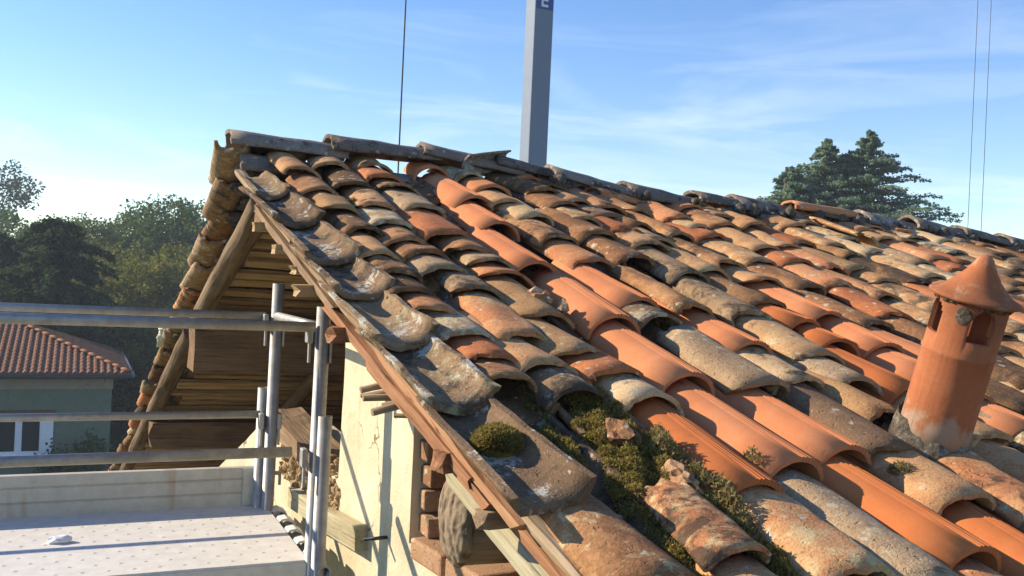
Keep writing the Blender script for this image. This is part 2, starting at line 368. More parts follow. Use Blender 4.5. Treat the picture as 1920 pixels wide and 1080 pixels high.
def leaf_mat(name, cols, tr=0.35):
    m = bpy.data.materials.new(name); m.use_nodes = True; t = m.node_tree; t.nodes.clear()
    g = t.nodes.new('ShaderNodeNewGeometry'); r = t.nodes.new('ShaderNodeValToRGB'); e = r.color_ramp.elements
    while len(e) < len(cols): e.new(0.5)
    for i, c in enumerate(cols): e[i].position = i / (len(cols) - 1); e[i].color = (*c, 1)
    t.links.new(g.outputs['Random Per Island'], r.inputs['Fac'])
    d = t.nodes.new('ShaderNodeBsdfDiffuse'); tl = t.nodes.new('ShaderNodeBsdfTranslucent'); mxs = t.nodes.new('ShaderNodeMixShader'); mxs.inputs[0].default_value = tr
    o = t.nodes.new('ShaderNodeOutputMaterial')
    for b in (d, tl): t.links.new(r.outputs[0], b.inputs['Color'])
    t.links.new(d.outputs[0], mxs.inputs[1]); t.links.new(tl.outputs[0], mxs.inputs[2]); t.links.new(mxs.outputs[0], o.inputs['Surface'])
    return m
L_GREEN = leaf_mat('leaf_green', [(0.055, 0.095, 0.03), (0.09, 0.135, 0.04), (0.13, 0.165, 0.05)], .45)
L_YELL = leaf_mat('leaf_yellowing', [(0.10, 0.125, 0.03), (0.16, 0.17, 0.035), (0.22, 0.20, 0.05)], .45)
L_DARK = leaf_mat('leaf_conifer', [(0.026, 0.046, 0.016), (0.050, 0.078, 0.026), (0.10, 0.13, 0.05)], 0.3)
L_CEDAR = leaf_mat('leaf_cedar', [(0.14, 0.22, 0.16), (0.20, 0.29, 0.19), (0.27, 0.34, 0.18)], 0.6)
L_MOSS = leaf_mat('moss_green', [(0.20, 0.13, 0.055), (0.19, 0.165, 0.03), (0.29, 0.24, 0.05), (0.30, 0.22, 0.085), (0.42, 0.34, 0.11)], 0.45)
L_DRY = leaf_mat('moss_dry', [(0.17, 0.14, 0.05), (0.25, 0.21, 0.08), (0.32, 0.27, 0.13)], 0.4)
TRUNK = plain('tree_bark', (0.09, 0.065, 0.045), 0.95, 0.3, 30)
def ground_mat():
    t = NT('grass_ground', 0.95, 0.05); v = t.coord(rand=False)
    n = t.noise(v, 0.15, 8, 0.7); t.col(t.ramp(n, [(0.35, (0.035, 0.05, 0.015)), (0.55, (0.06, 0.075, 0.025)), (0.7, (0.11, 0.10, 0.05))])); t.bump(n, 0.4, 0.2); return t.m
GROUND_Z = -6.2

# ------------------------------------------------------------------ ground
gv = []; gf = []
N = 40
for i in range(N + 1):
    for j in range(N + 1):
        x = (i / N - 0.5); y = (j / N - 0.5)
        x = math.copysign(abs(x * 2) ** 2.2, x) * 900; y = math.copysign(abs(y * 2) ** 2.2, y) * 900
        d = max(0, math.hypot(x, y) - 90)
        gv.append((x, y, GROUND_Z + min(6, d * 0.012) * (0.5 + noise.noise(Vector((x * .008, y * .008, 0))))))
for i in range(N):
    for j in range(N): gf.append((i * (N + 1) + j, (i + 1) * (N + 1) + j, (i + 1) * (N + 1) + j + 1, i * (N + 1) + j + 1))
g = obj('ground', mesh('ground', gv, gf, True), ground_mat()); g['kind'] = 'structure'

# ------------------------------------------------------------------ the old house
TAN = 0.3681; TH = math.atan(TAN)
RIDGE_B = 4.0
SAGP = [(0, 0), (1.9, 0.0), (2.5, 0.055), (3.05, 0.07), (3.9, 0.075), (4.4, 0.085), (5.2, 0.14), (6.4, 0.20)]
def lerp(P, x):
    if x <= P[0][0]: return P[0][1]
    for (x0, y0), (x1, y1) in zip(P, P[1:]):
        if x <= x1: return y0 + (y1 - y0) * (x - x0) / (x1 - x0)
    return P[-1][1]
def zc(a, b):                                       # height of the tile crests on the near slope
    return TAN * b - 0.90 - lerp(SAGP, a) * (max(0, b) / RIDGE_B) ** 1.6
def av(b): return 0.576 - 0.0994 * (b - 3.53)       # the verge runs slightly askew
FVERGE = [(3.9, .50), (4.2, .50), (4.9, .52), (5.5, .505), (6.6, .49), (7.4, .45), (8.4, .42), (9.1, .375), (10.1, .33), (11, .3)]
def zf(b): return 0.60 - 0.42 * (b - 4.0)           # crests on the far slope
XEND = 6.3

house = empty('old_house', (3.4, 5.0, GROUND_Z), 'old farmhouse with a worn clay tile roof, open gable loft and cream plaster walls', 'house')

def slope_mesh(fn, b0, b1, aleft, nb=24, na=24, th=0.02):
    v = []; f = []
    for s in (0, -th):
        for i in range(nb + 1):
            b = b0 + (b1 - b0) * i / nb
            for j in range(na + 1):
                a0 = aleft(b); a = a0 + (XEND - a0) * j / na
                v.append((a, b, fn(a, b) + s))
    K = na + 1; T = (nb + 1) * K
    for i in range(nb):
        for j in range(na):
            q = (i * K + j, i * K + j + 1, (i + 1) * K + j + 1, (i + 1) * K + j)
            f.append(q); f.append(tuple(T + x for x in q[::-1]))
    ring = [j for j in range(na + 1)] + [i * K + na for i in range(1, nb + 1)] + [nb * K + j for j in range(na - 1, -1, -1)] + [i * K for i in range(nb - 1, 0, -1)]
    for x, y in zip(ring, ring[1:] + ring[:1]): f.append((y, x, T + x, T + y))
    return mesh('slope', v, f, False)
near = obj('roof_slope', slope_mesh(lambda a, b: zc(a, b) - 0.155, 0.45, 3.95, lambda b: av(b) + 0.06), W_DARK, house)
far = obj('roof_slope', slope_mesh(lambda a, b: zf(b) - 0.13 - lerp(SAGP, a) * max(0, (10 - b) / 6), 4.05, 10.4, lambda b: lerp(FVERGE, b) + 0.20), W_DARK, house)

# ---- tiles
def tile_mesh(L, w0, w1, h0, h1, th, seg=14, ny=7, seed=0, rib=False, rough=0.004, chip=0.012, brk=0.0, ex=1.0, skew=0.0, bend=0.0):
    v = []; f = []; sm = []
    q = Vector((seed * 9.7, seed * 4.1, seed * 2.9)); K = seg + 1
    for layer in (0, 1):
        for i in range(ny + 1):
            t = i / ny; w = w1 + (w0 - w1) * t; h = h1 + (h0 - h1) * t
            for j in range(K):
                u = -1 + 2 * j / seg
                if rib: u = math.copysign(abs(u) ** 1.25, u)
                ph = u * math.pi / 2 * 0.96
                off = th * layer
                x = (w - off) * math.copysign(abs(math.sin(ph)) ** ex, u); z = (h - off) * math.cos(ph) ** ex - h1
                x += skew * z + bend * t * t; z += abs(bend) * .25 * math.sin(t * 3.1)
                y = t * L
                d = noise.noise_vector(Vector((x * 16, y * 9, z * 16)) + q)
                z += d.z * rough; x += d.x * rough
                if i == 0:
                    y += abs(noise.noise(Vector((u * 2.2, 1.7, 0)) + q)) * chip * 1.6 + noise.noise(Vector((u * 7, 3.3, 0)) + q) * chip * 0.5
                    if brk and u * math.copysign(1, brk) > 0.3: y += abs(brk) * (abs(u) - 0.3) * (1 + .5 * noise.noise(Vector((u * 9, 2, 0)) + q))
                if i == ny: y += noise.noise(Vector((u * 4, 8.3, 0)) + q) * chip * 2
                if rib and layer == 0 and -0.12 < u < 0.62 and j % 4 < 2:
                    z += 0.003; x += 0.0012
                v.append((x, y, z))
    T = (ny + 1) * K
    for i in range(ny):
        for j in range(seg):
            a = (i * K + j, i * K + j + 1, (i + 1) * K + j + 1, (i + 1) * K + j)
            f.append(a); sm.append(not (rib and 28 <= j <= 54)); f.append(tuple(T + x for x in a[::-1])); sm.append(True)
    ring = list(range(K)) + [i * K + seg for i in range(1, ny + 1)] + [ny * K + j for j in range(seg - 1, -1, -1)] + [i * K for i in range(ny - 1, 0, -1)]
    for x, y in zip(ring, ring[1:] + ring[:1]): f.append((y, x, T + x, T + y)); sm.append(False)
    return mesh('tile', v, f, sm)
VAR = {}
def variants(cls):
    if cls in VAR: return VAR[cls]
    rib = cls in ('rib', 'ribo'); out = []
    nvar = 3 if rib else 9
    for s in range(nvar):
        r = random.Random(hash_(cls) + s)
        if rib: me = tile_mesh(0.50, 0.072, 0.088, 0.064, 0.078, 0.010, seg=64, ny=4, seed=r.random() * 9, rib=True, rough=0.0015, chip=0.002)
        else: me = tile_mesh(r.uniform(0.42, 0.48), r.uniform(.068, .080), r.uniform(.082, .096), r.uniform(.046, .055), r.uniform(.050, .062), r.uniform(0.0095, 0.0125), seed=r.random() * 9, rough=r.uniform(.004, .009), chip=r.uniform(.008, .026), brk=(r.uniform(0.03, 0.14) * (-1) ** s if s in (2, 5, 7) else 0), ex=r.uniform(.72, 1.05), skew=r.uniform(-.25, .25), bend=r.uniform(-.012, .012))
        me.materials.append(TM[cls]); out.append(me)
    VAR[cls] = out; return out
def hash_(s): return sum(ord(c) * (i + 3) for i, c in enumerate(s))
def tmat(a, b, z, yaw=0, roll=0, tilt=0.0, th=TH, far_=False, s=1.0, flip=False, sy=1.0):
    """tile frame: lip crest at (a,b,z); local +y climbs the slope (less the tilt)"""
    m = Matrix.Translation((a, b, z))
    m = m @ Matrix.Rotation((math.pi if far_ else 0) + yaw, 4, 'Z') @ Matrix.Rotation(th - tilt, 4, 'X') @ Matrix.Rotation(roll + (math.pi if flip else 0), 4, 'Y')
    return m @ Matrix.Scale(s, 4) @ Matrix.Scale(sy, 4, (0, 1, 0))
def cut(b): return max(.25, min(1.0, (4.06 - b) / .46))   # the top courses end under the ridge
covers = []      # (a, b, z, cls, yaw, roll, tilt, scale)
def add(a, b, cls, gap=0.38, yaw=None, roll=None, dz=0.0, s=1.0, j=1.0):
    tilt = math.atan(0.020 / max(0.08, gap)) if gap > 0.2 else math.atan(0.021 / max(0.08, gap)) * 0.8
    covers.append((a, b, zc(a, b) + dz, cls, rng.gauss(0, 0.045) * j if yaw is None else yaw, rng.gauss(0, 0.085) * j if roll is None else roll, tilt, s))
HERO = {
 'R': [(1.379, 3.857, 'rib'), (1.409, 3.432, 'rib'), (1.377, 3.109, 'rib'), (1.340, 2.70, 'rib'), (1.386, 2.284, 'rib'), (1.40, 1.932, 'rib'), (1.41, 1.543, 'rib'), (1.40, 1.15, 'grey'), (1.40, .78, 'old')],
 'O': [(1.085, 3.80, 'dark'), (1.09, 3.631, 'red'), (1.115, 3.50, 'old'), (1.145, 3.24, 'grey'), (1.135, 2.95, 'red'), (1.165, 2.80, 'old'), (1.18, 2.70, 'grey'), (1.178, 2.590, 'old'), (1.174, 2.287, 'dark'), (1.175, 2.063, 'dark'), (1.187, 1.95, 'red'), (1.229, 1.827, 'cream'), (1.241, 1.473, 'ribo'), (1.255, 1.20, 'old'), (1.26, .86, 'old')],
 'G': [(1.606, 3.256, 'cream'), (1.574, 2.996, 'old'), (1.592, 2.761, 'old'), (1.556, 2.422, 'rib'), (1.567, 2.301, 'grey'), (1.597, 1.881, 'grey'), (1.585, 1.582, 'rib'), (1.565, 1.226, 'ribo'), (1.57, .85, 'old')],
 'H': [(1.794, 3.081, 'old'), (1.795, 2.824, 'old'), (1.75, 2.371, 'old'), (1.745, 2.125, 'rib'), (1.763, 1.913, 'cream'), (1.73, 1.577, 'grey'), (1.73, 1.383, 'old'), (1.74, 1.0, 'ribo')],
 'I': [(1.955, 3.0, 'old'), (1.945, 2.70, 'grey'), (1.94, 2.36, 'grey'), (1.95, 2.066, 'cream'), (1.93, 1.90, 'grey'), (1.875, 1.73, 'dark'), (1.91, 1.30, 'old'), (1.92, 1.0, 'rib')],
 'P': [(.93, 3.75, 'old'), (.93, 3.48, 'dark'), (.945, 3.22, 'old'), (.95, 3.02, 'grey'), (.96, 2.856, 'old'), (.973, 2.74, 'old'), (1.0, 2.61, 'grey'), (1.04, 2.45, 'grey'), (1.035, 2.144, 'old'), (1.03, 1.981, 'old'), (1.046, 1.86, 'grey'), (1.062, 1.285, 'old'), (1.09, .93, 'old')],
 'Q': [(.735, 3.62, 'old'), (.75, 3.36, 'old'), (.765, 3.14, 'dark'), (.78, 2.93, 'dark'), (.786, 2.705, 'old'), (.797, 2.56, 'dark'), (.805, 2.42, 'dark'), (.829, 2.29, 'old'), (.839, 2.15, 'grey'), (.87, 2.02, 'red'), (.86, 1.92, 'old')],
}
for k, Lst in HERO.items():
    top = Lst[0][1]
    for i, (a, b, c) in enumerate(Lst):
        if k == 'Q': a += .034
        gap = (Lst[i - 1][1] - b) if i else 0.4
        add(a, b, c, min(gap, .42), j=0.5 if c.startswith('rib') else 1.0, s=.80 if (k, b) == ('P', 1.285) else {'Q': .86, 'P': .98}.get(k, 1.0))
    b = top; a = Lst[0][0]
    while b < 3.72 and k in 'GHI':                # the broken courses up to the ridge
        gap = rng.uniform(0.15, 0.27); b += gap; a += rng.uniform(-.03, .03)
        add(a, min(b, 3.9), rng.choice(['old', 'grey', 'dark', 'old', 'cream', 'red']), gap, yaw=rng.gauss(0, .16), roll=rng.gauss(0, .13))
a = 2.115; ci = 0
while a < XEND - 0.1:
    b = rng.uniform(0.62, 0.95); prev = None; rows = []
    while b < 3.93:
        rows.append(b); b += rng.uniform(0.24, 0.36) if rng.random() < 0.70 else rng.uniform(0.12, 0.20)
    rows.append(3.94)
    drift = rng.uniform(-.02, .02)
    last = None
    for i, b in enumerate(rows):
        if b < a / 1.35 - 1.0 or b < 0.6: continue
        gap = (rows[i + 1] - b) if i + 1 < len(rows) else 0.4
        if gap < 0.1 and i + 1 < len(rows): continue
        near_ridge = b > 3.0
        pool = ['old'] * 9 + ['grey'] * 3 + ['red'] * (1 + (2 if near_ridge or a > 3 else 0)) + ['cream'] * 2 + ['dark'] * 2 + ['rib'] * 1
        cls = rng.choice(pool) if rng.random() < 0.8 or not last else last
        last = cls
        if abs(a - 1.93) < 0.12 and 1.4 < b < 1.75: continue
        for oa, ob in ((2.05, 1.96), (2.05, 2.3), (2.30, 2.06), (2.29, 2.4), (2.81, 2.83), (2.59, 2.60), (2.47, 1.97), (2.26, 1.69), (3.0, 3.18), (3.98, 3.16)):
            if abs(a - oa) < .095 and abs(b - ob) < .16: cls = ('ribo' if oa < 2.2 else 'rib') if ob < 2.5 else 'red'
        messy = 2.2 if near_ridge and a < 3.6 else 1.0
        add(a + drift * (b - 2) + rng.gauss(0, .008), b, cls, gap, yaw=rng.gauss(0, .055 * messy), roll=rng.gauss(0, .10 * messy))
    a += rng.uniform(0.178, 0.196); ci += 1
def dist(t): return math.hypot(t[0], t[1])
covers.sort(key=dist)
for i, (a, b, z, cls, yaw, roll, tilt, s) in enumerate(covers[:300]):
    vs = variants(cls)
    short = abs(a - 1.062) < .001 and abs(b - 1.285) < .001
    obj('cover_tile', vs[0 if short else rng.randrange(len(vs))], None, near, tmat(a, b, z, yaw, roll, tilt, s=s, sy=.72 if short else cut(b)))
def joined(name, items, parent):
    V = []; F = []; S = []; mats = []; MI = []
    for me, mw in items:
        o = len(V)
        V += [mw @ v.co for v in me.vertices]
        mt = me.materials[0]
        if mt not in mats: mats.append(mt)
        for p in me.polygons: F.append(tuple(o + i for i in p.vertices)); S.append(p.use_smooth); MI.append(mats.index(mt))
    me = mesh(name, V, F, S)
    for m in mats: me.materials.append(m)
    me.polygons.foreach_set('material_index', MI)
    return obj(name, me, None, parent, stuff=True)
if len(covers) > 300:
    joined('cover_tile', [(variants(c)[rng.randrange(3)], tmat(a, b, z, y, r, t, s=s, sy=cut(b))) for a, b, z, c, y, r, t, s in covers[300:]], near)

# pan tiles between the cover columns
PAN = [tile_mesh(.46, .07, .086, .05, .06, .014, seg=8, ny=3, seed=s + .3, rough=.004, chip=.01) for s in range(4)]
for me in PAN: me.materials.append(TM['pan'])
cols = [(.87, .96, 'pan'), (1.06, 1.10, ''), (1.27, 1.32, ''), (1.49, 1.49, ''), (1.68, 1.665, ''), (1.86, 1.84, ''), (2.03, 2.03, '')]
x = 2.21
while x < XEND - .1: cols.append((x, x, '')); x += 0.187
pans = []
for a1, a0, _ in cols:                              # x at the ridge, x at the eave
    b = 0.6 + rng.uniform(0, .2)
    while b < 3.95:
        a = a0 + (a1 - a0) * b / 4
        if b > a / 1.35 - 1.0: pans.append((a, b))
        b += rng.uniform(.33, .40)
pans.sort(key=lambda t: math.hypot(*t))
pit = [(PAN[rng.randrange(4)], tmat(a, b, zc(a, b) - 0.112, rng.gauss(0, .03), rng.gauss(0, .06), math.atan(.02 / .38), flip=True, sy=cut(b))) for a, b in pans]
for me, mw in pit[:300]: obj('pan_tile', me, None, near, mw)
if len(pit) > 300: joined('pan_tile', pit[300:], near)

# the verge column: big lichened channel tiles, hollow side up
VCH = []
for s in range(4):
    me = tile_mesh(.47, .076, .089, .048, .060, .014, seg=14, ny=8, seed=s * 1.7 + .9, rough=.008, chip=.016); me.materials.append(TM['lich']); VCH.append(me)
vl = [3.36, 3.05, 2.72, 2.463, 2.166, 1.858, 1.50]
for i, b in enumerate(vl):
    s1 = .72 if i == 0 else 1.0
    ac = 0.732 - 0.105 * (b - 2.166) + rng.uniform(-.008, .008)
    gap = (vl[i - 1] - b) if i else .4
    obj('verge_tile', VCH[i % 4], None, near, tmat(ac, b, TAN * b - 0.960, 0.10 + rng.gauss(0, .02), rng.gauss(-.16, .03), math.atan(.030 / gap), flip=True, s=s1))
for (a, b, c, yw) in ((.885, 1.25, 'old', .10), (.92, .88, 'old', .05)):
    obj('verge_tile', variants(c)[1], None, near, tmat(a, b, zc(a, b) - .012, yw, -.05, .11, s=1.0))

# ridge tiles, lips towards the gable
RT = []
for s in range(4):
    me = tile_mesh(.50, .085, .100, .062, .078, .017, seg=14, ny=7, seed=s * 2.1 + .4, rough=.006, chip=.012); me.materials.append(TM['ridge']); RT.append(me)
RZ = [(0.5, .612), (.93, .625), (1.36, .645), (1.95, .607), (2.5, .558), (3.05, .548), (3.9, .544), (4.4, .53), (5.2, .474), (6.3, .42)]
def ridge_tile(a, b, z, yaw=0, roll=0, slope=0.0, me=None, mat=None, s=1.0):
    m = Matrix.Translation((a, b, z)) @ Matrix.Rotation(-math.pi / 2 + yaw, 4, 'Z') @ Matrix.Rotation(slope, 4, 'X') @ Matrix.Rotation(roll, 4, 'Y') @ Matrix.Scale(s, 4)
    return obj('ridge_tile', me or RT[rng.randrange(4)], None, near, m)
ra = [.52, .93, 1.35, 1.70, 1.99, 2.42, 2.83, 3.10, 3.45, 3.62, 3.98, 4.36, 4.74, 5.12, 5.5, 5.9]
for i, a in enumerate(ra):
    sl = (lerp(RZ, a + .4) - lerp(RZ, a)) / .4 - 0.045
    ridge_tile(a, RIDGE_B + rng.uniform(-.015, .015), lerp(RZ, a) + rng.uniform(-.006, .006), rng.gauss(0, .03), rng.gauss(0, .08), sl, me=(variants('red')[1] if i == 8 else None))
ridge_tile(.56, 3.97, .515, .04, .1, -.02)
ridge_tile(.99, 3.97, .50, .0, .0, -.02)
ridge_tile(1.43, 3.965, .50, .0, .0, .0)
ridge_tile(1.52, 3.89, .555, .42, -1.10, .24, me=RT[1], s=.55)       # a loose piece lying askew
ridge_tile(1.88, 3.90, .50, 0.35, .2, -.05, me=variants('dark')[3], s=.8)
ridge_tile(2.18, 3.87, .505, 0.25, .2, -.08, me=variants('red')[3], s=.8)
ridge_tile(2.45, 3.84, .455, 0.5, .1, -.06, me=variants('grey')[2], s=.75)

# mortar bedding under the ridge
mv = []; mf = []
for k in range(150):
    aa = rng.uniform(1.8, XEND - .2); bb = RIDGE_B + rng.uniform(-.12, .05); me = lump_mesh(rng.uniform(.02, .045), 1, .5, 2, k)
    o = len(mv); p = Vector((aa, bb, lerp(RZ, aa) - rng.uniform(.07, .12)))
    mv += [v.co + p for v in me.vertices]; mf += [tuple(o + i for i in q.vertices) for q in me.polygons]; bpy.data.meshes.remove(me)
obj('ridge_mortar', mesh('ridge_mortar', mv, mf, True), MORTAR, near, stuff=True)

# far verge tiles and the pans under them
THF = math.atan(0.42)
b = 4.02; i = 0
FV = {}
for c in ('old', 'red', 'grey', 'dark'):
    FV[c] = []
    for q_ in range(3):
        me = tile_mesh(.44, .074, .092, .058, .070, .013, seg=14, ny=6, seed=hash_(c) * .1 + q_, rough=.006, chip=.018, ex=.9); me.materials.append(TM[c]); FV[c].append(me)
while b < 10.3:
    b += rng.uniform(.26, .34)
    a = lerp(FVERGE, b) + 0.088; z = zf(b)
    cls = rng.choice(['old', 'grey', 'old', 'red', 'grey', 'dark'])
    obj('verge_tile', FV[cls][rng.randrange(3)], None, far, tmat(a + rng.gauss(0, .006), b, z - .088, rng.gauss(0, .04), rng.gauss(.12, .06), math.atan(.030 / .3), THF, True, 1.0, flip=True, sy=max(.55, min(1, (b - 3.92) / .44))))
    vs = variants(rng.choice(['old', 'grey', 'red']))
    obj('verge_tile', vs[rng.randrange(len(vs))], None, far, tmat(a + .095, b + .05, z, rng.gauss(0, .03), rng.gauss(0, .05), math.atan(.024 / .3), THF, True, 1.0, sy=max(.3, min(1, (b - 3.95) / .46))))
    obj('pan_tile', PAN[i % 4], None, far, tmat(a + .19, b + .05, z - .105, rng.gauss(0, .03), rng.gauss(0, .05), .06, THF, True, 1.05, flip=True))
    i += 1
bed = []
bv = []; bf = []
b = 4.1
while b < 10.2:
    me = lump_mesh(rng.uniform(.03, .055), 2, .5, 2.2, b * 3, (1.3, 1.2, .7)); o = len(bv); p = Vector((lerp(FVERGE, b) + rng.uniform(.13, .20), b, zf(b) - rng.uniform(.10, .135)))
    bv += [v.co + p for v in me.vertices]; bf += [tuple(o + i for i in q.vertices) for q in me.polygons]; bpy.data.meshes.remove(me); b += rng.uniform(.06, .14)
obj('bedding_mortar', mesh('bedding', bv, bf, True), MORTAR, far, stuff=True)
# laths under the far slope
b = 4.12; k = 0
while b < 10.2:
    z = zf(b) - 0.165 - rng.uniform(0, .012); a0 = lerp(FVERGE, b) + rng.uniform(.12, .24)
    m = frame((a0, b, z), (4.2, b + rng.uniform(-.03, .03), z - .06 + rng.uniform(-.02, .02)), Vector((0, .42, 1)))
    if k % 5 < 2 or k < 8: pass
    LM = bar_mesh(4.2 - a0, rng.uniform(.045, .085), .022, n=16, jit=.006, seed=k)
    obj('lath', LM, W_LATH, far, m); b += rng.uniform(.10, .15); k += 1
# rafters and purlins
log('rafter', (.70, 4.10, .33), (.60, 5.42, -.24), .058, .05, W_BARK, far, jit=.10, seed=1, capjit=.03)
log('rafter', (.60, 5.70, -.33), (.43, 9.3, -1.86), .055, .05, W_BARK, far, jit=.10, seed=2, capjit=.03)
log('rafter', (1.55, 4.15, .25), (1.35, 9.3, -1.93), .05, .05, W_BARK, far, jit=.08, seed=3)
log('rafter', (2.5, 4.15, .20), (2.4, 9.3, -1.96), .05, .05, W_BARK, far, jit=.08, seed=4)
bar('purlin', (.57, 5.46, -.395), (5.9, 5.46, -.46), .22, .27, W_DARK, house, jit=.012, seed=3, ragged=.03)
bar('purlin', (.50, 7.35, -1.185), (5.9, 7.35, -1.25), .17, .18, W_DARK, house, jit=.012, seed=5, ragged=.03)
bar('ridge_beam', (.66, 4.0, .30), (6.0, 4.0, .12), .16, .20, W_DARK, house, jit=.01, seed=6)
lg = log('purlin', (.85, 2.10, -.560), (5.9, 2.08, -.63), .112, .105, W_DARK, house, jit=.07, seed=7, capjit=.02)
ec = lump_mesh(.114, 4, .05, 2.6, 3, (1.0, 1.0, .36))
obj('end_grain', ec, ENDG, lg, Matrix.Translation((.85, 2.10, -.560)) @ Matrix.Rotation(R(90), 4, 'Y') @ Matrix.Rotation(R(8), 4, 'X'))
bar('strut', (1.9, 3.9, -.95), (1.9, 3.2, .05), .10, .12, W_DARK, house, jit=.01, seed=8)
bar('strut', (1.5, 4.6, -.95), (1.5, 3.95, .2), .09, .10, W_DARK, house, jit=.01, seed=9)

# ---- gable wall
def aw(b): return 1.19 - 0.0994 * b
OUT = [(0.9, GROUND_Z), (0.9, -.80), (1.9, -.80), (2.665, -.775), (2.665, -.06), (3.0, .05), (3.29, .14), (3.27, -.30), (3.285, -.70),
       (3.42, -.72), (3.58, -.70), (3.75, -.68), (4.09, -.645), (4.26, -.64), (4.6, -.80), (5.1, -1.02), (5.6, -1.2), (6.2, -1.4), (7.2, -1.7), (8.4, -2.1), (10.1, -2.5), (10.1, GROUND_Z)]  # far top shaped to the roof's shadow edge; shaded wall above left out
def outline_mesh(P, thick, jit=.008, step=.07):
    Q = []
    for (b0, z0), (b1, z1) in zip(P, P[1:] + P[:1]):
        L = math.hypot(b1 - b0, z1 - z0); n = max(1, int(L / step)) if z0 > -2 and z1 > -2 else 1
        for i in range(n):
            t = i / n; b = b0 + (b1 - b0) * t; z = z0 + (z1 - z0) * t
            if n > 1: b += noise.noise(Vector((b * 9, z * 9, 1))) * jit; z += noise.noise(Vector((b * 9, z * 9, 5))) * jit
            Q.append((b, z))
    v = [(aw(b), b, z) for b, z in Q] + [(aw(b) + thick, b, z) for b, z in Q]; n = len(Q)
    f = [tuple(range(n))[::-1], tuple(range(n, 2 * n))] + [(i, (i + 1) % n, n + (i + 1) % n, n + i) for i in range(n)]
    me = mesh('wall', v, f, False)
    bm = bmesh.new(); bm.from_mesh(me); bmesh.ops.triangulate(bm, faces=bm.faces[:]); bmesh.ops.recalc_face_normals(bm, faces=bm.faces[:]); bm.to_mesh(me); bm.free()
    return me
wall = obj('gable_wall', outline_mesh(OUT, .26), PLASTER, house)
# toothed brick end of the pier
bz = -.745; k = 0
while bz < -.10:
    pr = (.05, .01, .04, .02)[k % 4] + rng.uniform(-.008, .008)
    bk = lump_mesh(1, 0); bpy.data.meshes.remove(bk)
    box('brick', (aw(2.66) + .146, 2.665 - pr / 2 + .02, bz + .031), (.245 + rng.uniform(-.02, .01), pr + .12, .058), BRICK, wall, bev=.006, rot=Matrix.Rotation(rng.gauss(0, .02), 3, 'Z'))
    bz += .0735; k += 1
for (b, z, s) in ((2.52, -.762, .22), (2.30, -.757, .2), (2.08, -.765, .22), (1.86, -.765, .22)):
    box('brick', (aw(b) + .10, b, z - .012), (.24, s - .012, .062), BRICK, wall, bev=.008, rot=Matrix.Rotation(rng.gauss(.09, .03), 3, 'Z'))
def wbar(name, b0, z0, b1, z1, h, dep, mat, **kw):
    p0 = Vector((aw(b0) - dep * .25, b0, z0)); p1 = Vector((aw(b1) - dep * .25, b1, z1))
    return bar(name, p0, p1, dep, h, mat, wall, **kw)
wbar('wall_timber', 3.74, -.865, 3.50, -.862, .075, .05, W_PALE, jit=.003)
wbar('wall_timber', 3.42, -.86, 2.985, -.842, .08, .06, W_PALE, jit=.003, seed=4)
bar('sill_timber', (aw(3.5) + .05, 3.52, -.70), (aw(4.1) + .05, 4.12, -.60), .16, .07, W_GREY, wall, jit=.01, seed=12, ragged=.03)
tube('iron_hook', (aw(2.83), 2.83, -.80), (aw(2.83) - .05, 2.825, -.80), .006, DARKM, wall, k=8)
# rubble and straw on the broken sill
v = []; f = []
for k in range(420):
    b = rng.uniform(3.26, 3.95); z = lerp([(3.2, -.72), (3.58, -.69), (4.0, -.64)], b) + rng.uniform(-.16, .03); me = lump_mesh(rng.uniform(.006, .02), 1, .6, 2.4, k + 900)
    p = Vector((aw(b) - rng.uniform(-.2, .012), b, z)); 
    if z < lerp([(3.2, -.72), (3.58, -.69), (4.0, -.64)], b) - .02: p.x = aw(b) - rng.uniform(-.01, .008)
    o = len(v); v += [w.co + p for w in me.vertices]; f += [tuple(o + i for i in q.vertices) for q in me.polygons]; bpy.data.meshes.remove(me)
obj('rubble', mesh('rubble', v, f, False), tile_mat('sill_rubble', [(0.34, 0.23, 0.12), (0.48, 0.35, 0.19), (0.58, 0.46, 0.28)], (0.55, 0.48, 0.34), .56, .66, .8), wall, stuff=True)
# remaining walls, loft floor, cross wall
box('side_wall', (3.6, .80, -3.6), (5.0, .26, 5.1), PLASTER, house)
box('side_wall', (3.4, 10.0, -4.35), (6.0, .26, 3.7), PLASTER, house)
v = []; f = []
prof = [(.94, GROUND_Z), (.94, -.75), (3.95, .25), (9.85, -2.4), (9.85, GROUND_Z)]
v = [(6.05, b, z) for b, z in prof] + [(6.25, b, z) for b, z in prof]
f = [(0, 1, 2, 3, 4), (9, 8, 7, 6, 5)] + [(i, 5 + i, 5 + (i + 1) % 5, (i + 1) % 5) for i in range(5)]
obj('end_wall', mesh('end_wall', v, f, False), PLASTER, house)
prof = [(.95, -.98), (.95, -.72), (3.95, .26), (9.8, -2.36), (9.8, -2.4), (8, -2.4)]
prof = [(.95, -2.5), (.95, -.72), (3.95, .24), (9.8, -2.3), (9.8, -2.5)]
v = [(3.3, b, z) for b, z in prof] + [(3.5, b, z) for b, z in prof]
obj('cross_wall', mesh('cross_wall', v, f, False), INNER, house)
box('loft_floor', (3.6, 5.4, -2.55), (4.9, 8.9, .08), W_DARK, house)

